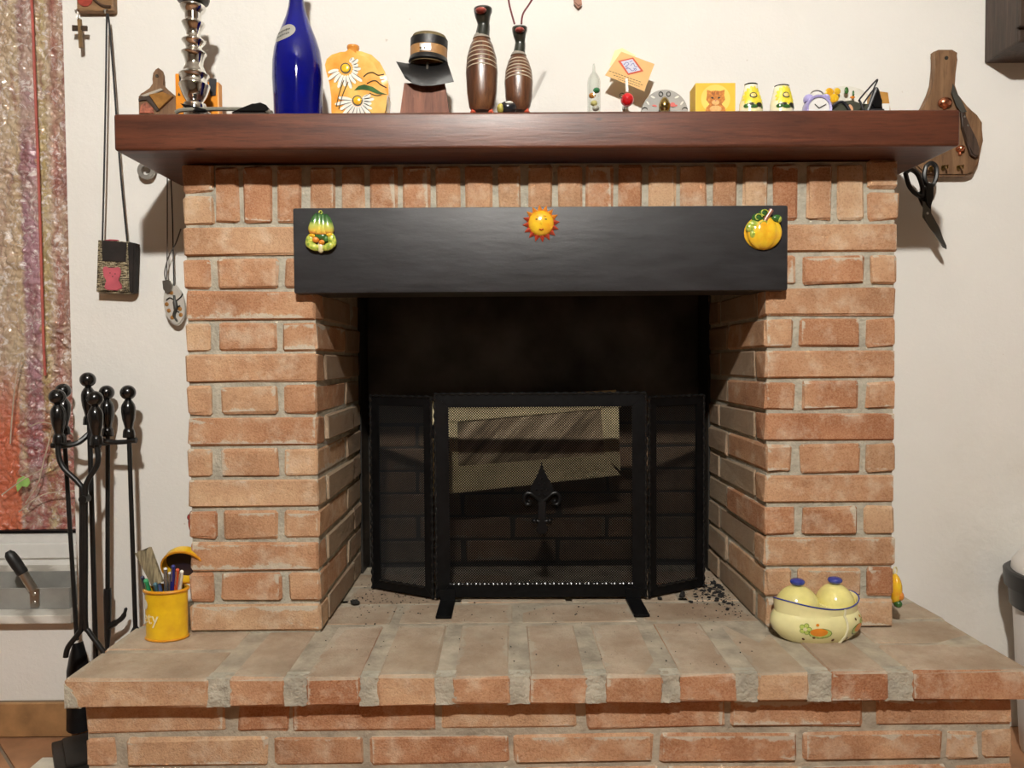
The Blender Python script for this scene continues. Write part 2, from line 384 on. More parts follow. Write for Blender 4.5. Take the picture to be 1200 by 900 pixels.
def curtain_mat():
    m, nt, b, out = newmat('striped_curtain'); tc = nt.nodes.new('ShaderNodeTexCoord'); sp = nt.nodes.new('ShaderNodeSeparateXYZ'); L(nt, tc.outputs['Object'], sp.inputs[0])
    v = objcoord(nt, (1, 1, .25), False); n = tex(nt, v, 30, 5); v3 = objcoord(nt, (1, 1, 1), False); n3 = tex(nt, v3, 34, 5, .7); n4 = tex(nt, v3, 7, 3)
    x = math_(nt, 'ADD', math_(nt, 'SUBTRACT', sp.outputs[0], math_(nt, 'MULTIPLY', n3, .014)), .007)
    f = math_(nt, 'DIVIDE', math_(nt, 'ADD', x, CURX), .225)      # 0..1 over the strip of cloth in view
    c = ramp(nt, f, [(0., (.56, .40, .28)), (.25, (.60, .44, .27)), (.30, (.36, .18, .22)), (.48, (.50, .27, .32)), (.53, (.52, .38, .17)), (.60, (.56, .44, .20)), (.66, (.60, .46, .32)),
          (.74, (.46, .19, .15)), (.82, (.52, .33, .24)), (.9, (.36, .17, .15)), (1., (.30, .16, .15))])
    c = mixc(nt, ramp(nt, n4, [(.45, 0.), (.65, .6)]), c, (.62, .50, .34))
    n5 = tex(nt, v3, 26, 6, .7, dist=2.2); c = mixc(nt, ramp(nt, n5, [(.53, 0.), (.60, .85)]), c, (.86, .78, .74))  # pale glints of the crinkles, put into the base colour
    c = mixc(nt, ramp(nt, n, [(.36, .6), (.48, 0.)]), c, (.26, .07, .06))
    low = math_(nt, 'MULTIPLY', math_(nt, 'SUBTRACT', .50, sp.outputs[2]), 5, clamp=True)      # wine red ground in the lower third
    c = mixc(nt, math_(nt, 'MULTIPLY', low, ramp(nt, n3, [(.42, .85), (.60, .05)])), c, (.34, .06, .05))
    lf = math_(nt, 'MULTIPLY', math_(nt, 'MULTIPLY', math_(nt, 'SUBTRACT', .18, f), 30, clamp=True), low)
    c = mixc(nt, math_(nt, 'MULTIPLY', lf, .9), c, (.66, .14, .05))
    L(nt, c, b.inputs['Base Color']); b.inputs['Roughness'].default_value = .2; b.inputs['Specular IOR Level'].default_value = 1.0; b.inputs['Coat Weight'].default_value = 1.0; b.inputs['Coat Roughness'].default_value = .12
    L(nt, bump(nt, tex(nt, v3, 130, 4, .7), .8, .005), b.inputs['Normal'])
    return m
CURX = WX-P(0, 300, WYF+.01).x
nx, nz = 112, 520; x0_, x1_ = -1.63, -1.372; bm = bm_(); g = []
for i in range(nx+1):
    x = x0_+i*(x1_-x0_)/nx; row = []
    for j in range(nz+1):
        z = .414+1.70*j/nz; amp = .6+.8*max(0, noise.noise(Vector((x*6, 5, z*5)))+.3)
        d = abs(noise.noise(Vector((x*34+z*6, 3, z*42))))*.016+abs(noise.noise(Vector((x*90-z*30, 9, z*95))))*.0085+abs(noise.noise(Vector((x*15-z*12, 1, z*16))))*.014
        row.append(bm.verts.new((x, WYF+.026-d*amp, z)))
    g.append(row)
for i in range(nx):
    for j in range(nz): bm.faces.new((g[i][j], g[i+1][j], g[i+1][j+1], g[i][j+1]))
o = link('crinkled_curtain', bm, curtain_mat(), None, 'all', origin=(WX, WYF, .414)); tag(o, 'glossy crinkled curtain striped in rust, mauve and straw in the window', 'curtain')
bm = bm_(); box(bm, (-2.03, WYF+.045, .41), (WX, WYF+.049, 2.25)); link('pane', bm, glass_mat(), win)
bm = bm_(); tube(bm, bez([P(u, v, WYF-.004) for u, v in ((35, -30), (38, 20), (41, 100), (45, 200), (48, 300), (51, 400), (53, 440))], 5), .0038, 8)
single('coral_ribbon', bm, M('cord_coral', (.55, .12, .09), .6), 'thin coral red ribbon running down the crinkled curtain', 'ribbon', True)
bm = bm_(); box(bm, (-2.3, .71, .1), (WX+.2, .73, 2.5)); struct('wall_outer', bm, DIMWALL)
TWIG = M('twig', (.62, .48, .36), .8, var=.2)
for k, pp in enumerate((((26, 415), (18, 450), (14, 490), (12, 520)), ((2, 580), (30, 560), (60, 545), (75, 530)), ((35, 500), (52, 495), (80, 505), (92, 520)), ((30, 590), (45, 565), (50, 545), (62, 500)), ((22, 600), (50, 580), (88, 575)))):
    bm = bm_(); tube(bm, bez([P(u, v, WYF-.014-.002*k) for u, v in pp], 6), .0019, 6)
    single('dry_twig', bm, TWIG, ['pale upright dry twig at the left edge of the window', 'long pale twig slanting above the green leaf in the window', 'pale twig level with the fire tool handles in the window', 'curved dry twig rising beside the green leaf', 'lowest pale dry twig lying along the window bottom'][k], 'twig', True, 'dry twigs in the window')
bm = bm_(); q = P(27, 566, WYF-.016)
prism(bm, [(-.021, -.004), (-.015, .012), (0, .02), (.016, .014), (.02, .0), (.012, -.012), (-.004, -.01), (-.018, -.026)], q, XV, ZV, (0, .002, 0))
single('green_leaf', bm, M('leaf_green', (.36, .62, .16), .4, var=.15), 'bright light green leaf caught low in the window', 'leaf', True)

# ------------------------------------------------------------------ fireplace
fp = thing('fireplace', 'red brick fireplace with raised brick hearth and black lintel panel', 'fireplace', (0, 0, 0))
cache = {}
def brick(x0, x1, y0, y1, z0, z1, mat, jit=.0025, rot=0.):
    j = lambda: random.uniform(-jit, jit)
    x0 += j(); x1 += j(); z0 += j()*.4; z1 += j()*.4
    d = (round((x1-x0)/.004)*.004, round((y1-y0)/.004)*.004, round((z1-z0)/.003)*.003)
    key = (*d, mat.name, random.randrange(3))
    if key not in cache:
        t = bm_(); box(t, (-d[0]/2, -d[1]/2, -d[2]/2), (d[0]/2, d[1]/2, d[2]/2))
        bmesh.ops.bevel(t, geom=t.edges[:], offset=.0045, segments=1, affect='EDGES')
        for v in t.verts: v.co += Vector((random.uniform(-1, 1), random.uniform(-1, 1), random.uniform(-1, 1)))*.0021
        bmesh.ops.recalc_face_normals(t, faces=t.faces[:])
        me = bpy.data.meshes.new('brick'); t.to_mesh(me); t.free(); me.materials.append(mat); cache[key] = me
    o = bpy.data.objects.new('brick', cache[key]); C.objects.link(o); o.parent = fp
    o.location = ((x0+x1)/2, (y0+y1)/2+j()*.5, (z0+z1)/2); o.rotation_euler = (0, random.uniform(-1, 1)*.004+rot, 0)
    o['half'] = [d[0]/2, d[1]/2, d[2]/2]
    return o
BH = .0595
YB = .45
for k in range(15):
    z0 = ZH+k*PITCHZ+.0035; z1 = z0+BH+(.0 if k else 0)
    if k % 2 == 0 and k < 13:
        brick(XLO, XLI, 0, .062, z0, z1, BRICK); brick(XRI, XRO, 0, .062, z0, z1, BRICK)
    elif k < 13:
        a, b_ = random.uniform(-.006, .006), random.uniform(-.006, .006)
        brick(XLO, -.700+a, 0, .062, z0, z1, BRICK); brick(-.683+a, -.560+b_, 0, .062, z0, z1, BRICK); brick(-.546+b_, XLI, 0, .27, z0, z1, BRICK)
        brick(XRI, .541+a, 0, .27, z0, z1, BRICK); brick(.558+a, .683+b_, 0, .062, z0, z1, BRICK); brick(.697+b_, XRO, 0, .062, z0, z1, BRICK)
    else:
        brick(XLO, -.694, 0, .1, z0, z1, BRICK); brick(.694, XRO, 0, .1, z0, z1, BRICK)
    if k < 11:                                    # inner cheeks of the firebox
        for s in (-1, 1):
            lo, hi = (XLI-.05, XLI) if s < 0 else (XRI, XRI+.05)
            if k % 2 == 0: brick(lo, hi, .071, .345, z0, z1, SBRICK); brick(lo, hi, .355, YB, z0, z1, SBRICK)
            else: brick(lo, hi, .282, YB, z0, z1, SBRICK)
px = [(248, 275), (282, 314), (321, 349), (361, 389), (396, 424), (431, 462), (470, 501), (508, 536), (543, 574), (581, 609), (616, 645), (652, 680), (685, 717), (722, 751), (760, 791), (797, 827), (835, 864), (871, 900), (907, 935), (947, 976), (982, 1013)]
for a, b_ in px:
    x0 = -.757+(a-210)*.001795; x1 = -.757+(b_-210)*.001795
    brick(x0, x1, 0, .1, 1.206, 1.324, BRICK, .001)
bm = bm_()
for lo, hi in (((XLO+.004, .006, ZH-.03), (XLI-.004, WY-.002, 1.329)), ((XRI+.004, .006, ZH-.03), (XRO-.004, WY-.002, 1.329)), ((XLI-.07, WY-.002, ZH-.03), (XLI-.004, YB-.001, 1.329)), ((XRI+.004, WY-.002, ZH-.03), (XRI+.07, YB-.001, 1.329)), ((XLI-.004, .006, 1.07), (XRI+.004, .12, 1.329))):
    box(bm, lo, hi)
link('mortar', bm, MORTAR, fp)
# hearth slab
hx = [(267, 334), (356, 423), (440, 510), (530, 597), (617, 686), (708, 776), (793, 863), (885, 948), (972, 1040)]
X = lambda u: -.893+(u-77)*.00158
HY = -.228; HZ0 = .275
for a, b_ in hx: brick(X(a), X(b_), HY, .038, HZ0, ZH, HBRICK)
for y0, y1 in ((HY, -.098), (-.088, .04), (.052, .205)):
    brick(-.893, -.632, y0, y1, HZ0, ZH, HBRICK); brick(.672, .897, y0, y1, HZ0, ZH, HBRICK)
for r_, (y0, y1) in enumerate(((.05, .175), (.187, .315), (.327, .44))):
    x = -.60+(.13 if r_ % 2 else 0)
    while x < .55:
        x1 = min(x+.262, .655)
        if x1-x > .05 and not (x1 < XLI-.12) and not x > XRI+.12: brick(x, x1, y0, y1, HZ0, ZH, HBRICK)
        x += .275
XL2 = lambda u: -.879+(u-100)*.001624
HY2 = -.193
for z0, cs in ((.212, [(100, 265), (280, 337), (343, 507), (516, 673), (685, 848), (855, 1011), (1025, 1187)]), (.146, [(100, 137), (146, 312), (320, 425), (432, 593), (602, 763), (770, 933), (942, 1103), (1110, 1146), (1153, 1187)]),
               (.080, [(100, 262), (272, 430), (440, 600), (610, 770), (780, 940), (950, 1110), (1120, 1187)]), (.014, [(100, 180), (190, 350), (360, 520), (530, 690), (700, 860), (870, 1030), (1040, 1187)])):
    for i, (a, b_) in enumerate(cs): brick(XL2(a), XL2(b_), HY2, HY2+.12, z0, z0+.054, BRICK)
    for s in (-1, 1):                              # returns along the sides of the hearth
        xe = XL2(100) if s < 0 else XL2(1187)
        y = HY2+.132
        while y < .2:
            y1 = min(y+.25, .218)
            if y1-y > .03: brick(min(xe, xe-s*.1), max(xe, xe-s*.1), y, y1, z0, z0+.054, BRICK)
            y += .262
bm = bm_()
box(bm, (-.889, HY+.006, HZ0+.002), (.893, .215, ZH-.0018)); box(bm, (XLI-.02, .2, HZ0+.002), (XRI+.02, YB+.06, ZH-.0018))
box(bm, (XL2(100)+.004, HY2+.005, .0), (XL2(1187)-.004, .215, HZ0+.003))
link('hearth_mortar', bm, HMORTAR, fp)
# knobbly mortar joints standing out between the hearth bricks on the front edge
allb = [(77, 244)]+hx+[(1067, 1211)]
for i in range(len(allb)-1):
    a, b_ = X(allb[i][1])-.004, X(allb[i+1][0])+.004
    if i == 0: a = -.634
    if i == len(allb)-2: b_ = .674
    t = bm_(); box(t, (a, HY+.001, HZ0+.001), (b_, HY+.03, ZH-.001)); bmesh.ops.subdivide_edges(t, edges=t.edges[:], cuts=4, use_grid_fill=True)
    for v in t.verts:
        if v.co.y < HY+.02: v.co += Vector((random.uniform(-.003, .003), random.uniform(-.001, .004), random.uniform(-.0015, .0005)))
    link('mortar_joint', t, MORTAR, fp, True)
t = bm_(); prism(t, [(-.8945, HZ0+.001), (-.864, HZ0+.001), (-.868, HZ0+.02), (-.880, .312), (-.8945, .322)], (0, HY-.003, 0), XV, ZV, (0, .02, 0), .003); link('mortar_joint', t, MORTAR, fp, True)
# firebox lining
LINING = M('firebox_black', (.034, .029, .023), .55, var=.4, scale=8, bmp=.3, bscale=30)
YK = .56
bm = bm_()
box(bm, (XLI-.06, YB, ZH-.05), (XLI+.002, YK, 1.3)); box(bm, (XRI-.002, YB, ZH-.05), (XRI+.06, YK, 1.3)); box(bm, (XLI-.06, .1, 1.24), (XRI+.06, YK+.03, 1.3))
box(bm, (XLI-.06, YK-.005, ZH-.06), (XRI+.06, YK+.05, .8)); box(bm, (XLI-.06, YK+.0, .8), (XRI+.06, YK+.05, 1.3)); box(bm, (XLI-.06, YB-.01, HZ0), (XRI+.06, YK+.04, ZH-.006))
link('firebox_lining', bm, LINING, fp)
bm = bm_(); bbox(bm, (XLI+.003, YK-.012, .80), (XRI-.003, YK-.004, 1.24), .002, 1)
link('fireback_plate', bm, M('fireback_steel', (.11, .105, .10), .34, .6, var=.35, scale=5, bmp=.12, bscale=14), fp)
for k in range(7):
    z0 = ZH+k*PITCHZ+.003; x = XLI+.004-(.13 if k % 2 else 0)
    while x < XRI:
        a, b_ = max(x, XLI+.004), min(x+.262, XRI-.004)
        if b_-a > .03: brick(a, b_, YK-.01, YK+.028, z0, z0+BH, BBRICK)
        x += .274
# black lintel panel
bm = bm_(); bbox(bm, (-.517, -.030, 1.0545), (.513, .003, 1.2315), .005, 2)
link('lintel_panel', bm, PANELBLACK, fp, True)['label'] = 'matt black lintel panel over the fire opening'
bm = bm_(); box(bm, (XLI-.004, .004, 1.0565), (XRI+.004, .10, 1.08)); link('lintel_soffit', bm, LINING, fp)
# ash and crumbs
bm = bm_()
def crumb(bm, p, r):
    t = bm_(); bmesh.ops.create_icosphere(t, subdivisions=1, radius=r, matrix=Matrix.Translation((p[0], p[1], ZH+r*.45)) @ Matrix.Rotation(random.uniform(0, 6), 4, 'Z') @ Matrix.Diagonal((random.uniform(.7, 1.5), random.uniform(.6, 1.2), random.uniform(.4, .8), 1)))
    for v in t.verts: v.co += Vector((random.uniform(-1, 1), random.uniform(-1, 1), random.uniform(-.4, .6)))*r*.3
    merge(bm, t)
for k in range(760):
    if k < 450: p = (.47-abs(random.gauss(0, .05)), random.gauss(.25, .06)); r = random.uniform(.0006, .0024) if k % 9 else .005
    elif k < 600: p = (random.uniform(-.46, -.27), random.gauss(.24, .05)); r = random.uniform(.0006, .002)
    elif k < 690: p = (random.uniform(-.46, .46), random.gauss(.12, .05)); r = random.uniform(.0008, .0022)
    else: p = (random.uniform(-.5, .55), random.uniform(-.2, .05)); r = random.uniform(.0006, .0018)
    if abs(p[0]) > .468 and p[1] > -.01: continue
    crumb(bm, p, r)
CHAR = M('charcoal', (.02, .018, .016), .9, var=.5, bmp=.5)
o = link('ash_crumbs', bm, CHAR, None); tag(o, 'scattered charcoal crumbs and ash bits on the hearth', 'ash'); o['kind'] = 'stuff'
for k, (u, v, r, lab) in enumerate(((416, 708, .011, 'black charcoal lump beside the left brick pillar on the hearth'), (799, 699, .012, 'black charcoal lump under the right wing of the fire screen'), (773, 703, .008, 'small charcoal lump beside the right foot of the screen'), (836, 668, .016, 'large charcoal lump in the right corner behind the screen'))):
    p = PZ(u, v, ZH); t = bm_(); crumb(t, (p.x, p.y), r)
    single('charcoal_lump', t, CHAR, lab, 'charcoal', False, 'charcoal lumps on the hearth')

# ------------------------------------------------------------------ patch of light in the firebox, built as a solid tan frame shape
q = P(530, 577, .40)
fb = thing('light_patch_frame', 'pale frame shape built for a patch of light behind the fire screen mesh', 'board', (q.x, .40, ZH))
def pt(u, v, Y=.40): return P(u, v, Y)
OCH = M('ochre_patch', (.80, .68, .40), .7, var=.12, scale=14)
def quad_prism(pts, Y, th, name, mat, par):
    b = bm_(); V = [P(u, v, Y) for u, v in pts]
    prism(b, [(p.x, p.z) for p in V], (0, Y, 0), XV, ZV, (0, th, 0), .0015); return link(name, b, mat, par)
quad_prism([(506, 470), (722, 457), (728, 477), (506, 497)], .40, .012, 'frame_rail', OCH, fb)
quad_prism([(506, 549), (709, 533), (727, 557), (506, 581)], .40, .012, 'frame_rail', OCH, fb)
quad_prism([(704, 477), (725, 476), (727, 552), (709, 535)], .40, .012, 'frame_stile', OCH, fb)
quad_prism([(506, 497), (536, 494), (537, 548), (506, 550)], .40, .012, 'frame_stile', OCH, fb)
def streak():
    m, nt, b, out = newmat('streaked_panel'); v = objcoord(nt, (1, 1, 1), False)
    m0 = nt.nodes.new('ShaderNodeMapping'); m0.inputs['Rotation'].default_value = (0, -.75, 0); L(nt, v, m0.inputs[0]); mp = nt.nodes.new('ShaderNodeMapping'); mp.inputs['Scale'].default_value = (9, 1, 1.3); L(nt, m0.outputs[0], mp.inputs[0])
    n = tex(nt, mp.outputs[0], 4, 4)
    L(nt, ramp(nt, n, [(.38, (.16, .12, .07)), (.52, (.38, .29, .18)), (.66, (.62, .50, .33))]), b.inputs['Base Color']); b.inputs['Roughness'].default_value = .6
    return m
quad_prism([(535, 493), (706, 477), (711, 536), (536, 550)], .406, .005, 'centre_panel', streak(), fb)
bm = bm_(); a = P(516, 576, .408); b2 = P(524, 575, .408)
for p in (a, b2): tube(bm, [(p.x, .410, p.z+.01), (p.x, .43, ZH)], .005, 6)
link('prop_leg', bm, BLACK, fb)

# ------------------------------------------------------------------ fire screen
SC = (0.004, .2, ZH)
scr = thing('fire_screen', 'three-panel black iron fire screen with mesh and fleur ornament', 'fire screen', SC)
def panel(a, b_, z0, z1, name, wbar=.030):
    """panel from floor point a to b_, z0..z1"""
    a, b_ = Vector((*a, 0)), Vector((*b_, 0)); ux = (b_-a); W = ux.length; ux.normalize(); nrm = Vector((ux.y, -ux.x, 0)); o = a+ZV*z0; H = z1-z0
    fr = bm_()
    for pts in (((0, 0), (W, 0), (W-wbar, wbar), (wbar, wbar)), ((0, H), (wbar, H-wbar), (W-wbar, H-wbar), (W, H)), ((0, 0), (wbar, wbar), (wbar, H-wbar), (0, H)), ((W, 0), (W, H), (W-wbar, H-wbar), (W-wbar, wbar))):
        prism(fr, pts, o-nrm*.003, ux, ZV, nrm*.006, .001)
    f = link(name, fr, BLACK, scr)
    # twisted edge rods on the frame
    for k, (p0, p1) in enumerate((((wbar, wbar), (W-wbar, wbar)), ((0, H), (W, H)), ((0, 0), (0, H)), ((W, 0), (W, H)))):
        P0 = o+ux*p0[0]+ZV*p0[1]+nrm*.004; P1 = o+ux*p1[0]+ZV*p1[1]+nrm*.004; n = max(8, int((P1-P0).length/.0035))
        t = bm_(); tube(t, [P0.lerp(P1, i/n) for i in range(n+1)], .003, 6, radii=[.0028+.0014*math.cos(i*2*PI/6) for i in range(n+1)])
        link('twisted_rod', t, TWIST, f, True)
    # woven wire
    t = bm_(); x0, x1, y0, y1 = wbar-.004, W-wbar+.004, wbar-.004, H-wbar+.004; pitch = .0062; r = .00092
    for sgn in (1, -1):
        c0 = (y0-x1) if sgn > 0 else (y0+x0); c1 = (y1-x0) if sgn > 0 else (y1+x1); c = c0
        while c < c1:
            pp = []
            for x in (x0, x1):
                y = sgn*x+c
                if y0 <= y <= y1: pp.append((x, y))
            for y in (y0, y1):
                x = (y-c)*sgn
                if x0 <= x <= x1: pp.append((x, y))
            if len(pp) >= 2:
                pp.sort(); A = o+ux*pp[0][0]+ZV*pp[0][1]-nrm*.001*(1+sgn); B_ = o+ux*pp[-1][0]+ZV*pp[-1][1]-nrm*.001*(1+sgn)
                if (A-B_).length > .002: tube(t, [A, B_], r, 4)
            c += pitch
    m = link('wire_mesh', t, M('wire', (.004, .0037, .0034), .6, .0, var=.2, spec=.15), f); m['kind'] = 'stuff'
    return f
panel((-.250, .208), (.258, .200), .338, .833, 'centre_panel', .033)
panel((-.420, .300), (-.257, .212), .335, .826, 'side_panel', .024)
panel((.265, .204), (.420, .292), .335, .822, 'side_panel', .024)
for x, y in ((-.2535, .211), (.2615, .202)):
    for z in (.42, .74):
        bm = bm_(); tube(bm, [(x, y-.004, z-.014), (x, y-.004, z+.014)], .004, 8); sphere(bm, (x, y-.004, z+.015), .004, seg=8); link('hinge', bm, BLACK, scr, True)
for x in (-.222, .226):
    bm = bm_(); prism(bm, [(-.018, 0), (.018, 0), (.018, -.118), (-.018, -.118)], (x, .195, ZH+.001), XV, YV, (0, 0, .006), .001)
    prism(bm, [(-.018, 0), (.018, 0), (.018, .03), (-.018, .03)], (x, .190, ZH+.001), XV, ZV, (0, .006, 0), .001); link('foot', bm, BLACK, scr)
# fleur ornament
q = P(635, 590, .196); ox, oz = q.x, q.z; s = S(.196)
sp = bm_()
prism(sp, [(x*s, (590-y)*s) for x, y in ((0, 541), (2, 548), (4, 556), (9, 563), (13, 569), (13.5, 575), (10, 581), (5, 584), (0, 585), (-5, 584), (-10, 581), (-13.5, 575), (-13, 569), (-9, 563), (-4, 556), (-2, 548))], (ox, .197, oz), XV, ZV, (0, -.007, 0), .002)
orn = link('fleur_ornament', sp, BLACK, scr, True)
bm = bm_()
for i in range(4):
    for jx in range(-i if i < 3 else -1, (i if i < 3 else 1)+1, 2 if i else 1): sphere(bm, (ox+jx*3.2*s, .1895, oz+(590-(560+i*6.5))*s), .0032, seg=8)
link('stud', bm, BLACK, orn, True)
bm = bm_(); prism(bm, [(-5*s, 6*s), (5*s, 6*s), (4*s, -24*s), (7*s, -30*s), (4*s, -36*s), (-4*s, -36*s), (-7*s, -30*s), (-4*s, -24*s)], (ox, .197, oz), XV, ZV, (0, -.006, 0), .0015); link('stem', bm, BLACK, orn, True)
for sg in (-1, 1):
    bm = bm_(); tube(bm, [Vector((ox+sg*x*s, .194, oz+(590-y)*s)) for x, y in ((2, 587), (7, 582), (12, 578), (17, 577), (21, 581), (21, 587), (18, 591), (14, 590), (13, 586))], .0045, 8)
    sphere(bm, (ox+sg*15*s, .194, oz+(590-587)*s), .0055, seg=10); link('scroll', bm, BLACK, orn, True)
    bm = bm_(); tube(bm, [Vector((ox+sg*x*s, .194, oz-20.5*s)) for x in (3, 10)], .0035, 8); sphere(bm, (ox+sg*9*s, .194, oz-20.5*s), .007, seg=10); link('knob', bm, BLACK, orn, True)

# ------------------------------------------------------------------ mantel shelf
SZT, SZB, SHY = 1.4045, 1.3325, -.096
bm = bm_(); bbox(bm, (-.848, SHY, SZB), (.830, WY-.014, SZT), .006, 3)
o = single('mantel_shelf', bm, SHELFWOOD, 'thick reddish-brown wooden mantel shelf on the brick fireplace', 'shelf', True)

# ------------------------------------------------------------------ ornaments on the black panel
HYF = -.0305                                      # face of the lintel panel
def pxpoly(pts, Y): return [(P(u, v, Y).x, P(u, v, Y).z) for u, v in pts]
YEL = glossy('glaze_yellow', (.82, .54, .03), alt=(.78, .36, .02), scale=45); ORG = glossy('glaze_orange', (.78, .26, .03)); RED = glossy('glaze_red', (.55, .07, .03)); GRN = glossy('glaze_green', (.05, .16, .035), var=.3)
LIME = glossy('glaze_lime', (.60, .62, .10), var=.25, alt=(.14, .28, .04), scale=140); CREAM = glossy('glaze_cream', (.80, .74, .42)); PINKB = glossy('glaze_brownpink', (.42, .16, .10)); DKLINE = M('dark_line', (.02, .018, .012), .5)
# sun
q = P(634, 262, HYF); s = S(HYF)
sun = thing('sun_ornament', 'small ceramic smiling sun face on the black panel', 'ornament', (q.x, HYF, q.z-.03))
for k in range(16):
    a = PI/2+2*PI*k/16+.08; bm = bm_(); ca, sa = math.cos(a), math.sin(a)
    def rp(r, t): return Vector((q.x+r*ca-t*sa, 0, q.z+r*sa+t*ca))
    for Yo, v in ((0, 0),):
        base = [rp(13*s, -4.2*s), rp(13*s, 4.2*s), rp(22*s, 0)]
        A = [bm.verts.new((p.x, HYF-.001, p.z)) for p in base]; top = bm.verts.new(rp(15*s, 0)+Vector((0, HYF-.007, 0)))
        bm.faces.new(A)
        for i in range(3): bm.faces.new((A[i], A[(i+1) % 3], top))
    link('ray', bm, RED if sa < .45 and k % 16 not in (0, 1, 15) else ORG, sun)
bm = bm_(); sphere(bm, (q.x, HYF-.002, q.z), 15*s, 1, .5, 1, 28); link('face', bm, YEL, sun, True)
fc = HYF-.002-.5*15*s
bm = bm_()
for sg in (-1, 1):
    sphere(bm, (q.x+sg*4.8*s, fc+.0024, q.z+3.5*s), .0035, 1.1, .5, .55, 10); link('eye', bm, DKLINE, sun, True); bm = bm_()
tube(bm, [(q.x-.0045+.0015*i, fc+.0008, q.z-8.5*s+.0006*abs(i-3)) for i in range(7)], .0011, 6); link('mouth', bm, RED, sun, True)
bm = bm_(); sphere(bm, (q.x, fc+.001, q.z-.5*s), .0028, .8, .9, 1.7, 10); link('nose', bm, YEL, sun, True)
for sg in (-1, 1):
    bm = bm_(); tube(bm, [(q.x+sg*(.0045+.003*i), fc+.0015+.0006*i, q.z+7*s+.001*math.sin(i*1.5)) for i in range(3)], .0009, 6); link('brow', bm, ORG, sun, True)
# pumpkin
q = P(894, 271, HYF); r = 21.5*s
pk = thing('pumpkin_ornament', 'yellow ceramic pumpkin with green leaves on the right of the black panel', 'ornament', (q.x, HYF, q.z-r))
bm = bm_()
nu, nv = 60, 16; vv = []
for j in range(nv+1):
    t = PI*j/nv; row = []
    for i in range(nu):
        a = 2*PI*i/nu; k = 1-.09*abs(math.cos(a*4.5+.4))**3
        row.append(bm.verts.new((q.x+r*1.04*math.sin(t)*math.cos(a)*k, HYF-.001+min(0, r*.5*math.sin(t)*math.sin(a)*k), q.z-2*s+r*.93*math.cos(t))))
    vv.append(row)
for j in range(nv):
    for i in range(nu): bm.faces.new((vv[j][i], vv[j][(i+1) % nu], vv[j+1][(i+1) % nu], vv[j+1][i]))
bmesh.ops.remove_doubles(bm, verts=bm.verts, dist=1e-6)
link('pumpkin_body', bm, YEL, pk, True)
for k, (u, v, a_, b_, m_) in enumerate(((893, 251, 6, 5, GRN), (886, 257, 7, 6, GRN), (882, 264, 7, 5, LIME), (893, 262, 7, 5.5, GRN), (908, 257, 6, 4.5, GRN), (900, 264, 7, 3.5, GRN), (878, 268, 6, 6, LIME), (886, 269, 6, 4, LIME), (911, 258, 3, 4, LIME), (880, 275, 4, 6, LIME))):
    p = P(u, v, HYF); bm = bm_(); sphere(bm, (p.x, HYF-.010, p.z), 1, a_*s, .006, b_*s, 12); link('leaf', bm, m_, pk, True)
for (u, v) in ((893, 251), (886, 256), (892, 264)):
    p = P(u, v, HYF); bm = bm_(); tube(bm, [(p.x+4*s*math.cos(t), HYF-.0165, p.z+3.4*s*math.sin(t)) for t in [i*.5 for i in range(10)]], .0012, 6); link('leaf_curl', bm, LIME, pk, True)
p0, p1 = P(896, 259, HYF-.012), P(904, 246, HYF-.012); bm = bm_(); tube(bm, [p0, p0.lerp(p1, .5), p1], .0052, 10, radii=[.0045, .005, .0055]); link('stalk', bm, PINKB, pk, True)
bm = bm_(); tube(bm, bez([P(u, v, HYF-.0125) for u, v in ((887, 276), (890, 274), (893, 277), (895, 282), (893, 286), (891, 286))], 4), .0013, 6); sphere(bm, P(889, 275, HYF-.012), .003, seg=8); link('tendril', bm, GRN, pk, True)
# courgette flowers
q = P(376, 270, HYF)
cg = thing('courgette_ornament', 'green and yellow ceramic courgettes with blossom on the left of the black panel', 'ornament', (q.x, HYF, q.z-.05))
def gradmat():
    m, nt, b, out = newmat('courgette_glaze'); tc = nt.nodes.new('ShaderNodeTexCoord'); sp = nt.nodes.new('ShaderNodeSeparateXYZ'); L(nt, tc.outputs['Generated'], sp.inputs[0])
    n = tex(nt, objcoord(nt), 60, 3); f = math_(nt, 'ADD', sp.outputs[2], math_(nt, 'MULTIPLY', math_(nt, 'SUBTRACT', n, .5), .35))
    L(nt, ramp(nt, f, [(.0, (.75, .30, .05)), (.15, (.80, .62, .10)), (.38, (.50, .56, .12)), (.6, (.08, .20, .05)), (1., (.02, .07, .03))]), b.inputs['Base Color']); b.inputs['Roughness'].default_value = .2; b.inputs['Coat Weight'].default_value = .7
    return m
CG = gradmat()
for k, (u0, v0, u1, v1, rr) in enumerate(((367, 274, 371, 250, 6), (374, 275, 375, 249, 5.5), (380, 275, 378, 250, 5.5), (386, 274, 382, 251, 6))):
    a, b_ = P(u0, v0, HYF-.006), P(u1, v1, HYF-.006); bm = bm_(); n = 8
    tube(bm, [a.lerp(b_, i/n) for i in range(n+1)], 1, 10, radii=[rr*s*x for x in (.75, 1.05, 1.12, 1.1, 1.05, .95, .85, .65, .3)]); link('courgette', bm, CG, cg, True)
p = P(376, 249, HYF-.007); bm = bm_(); lathe(bm, [(.0, -.004), (.0042, -.004), (.0042, .003), (.0022, .003), (.0022, .0)], seg=14, mat=Matrix.Translation(p) @ Matrix.Rotation(PI/2, 4, 'X')); link('stem_end', bm, LIME, cg, True)
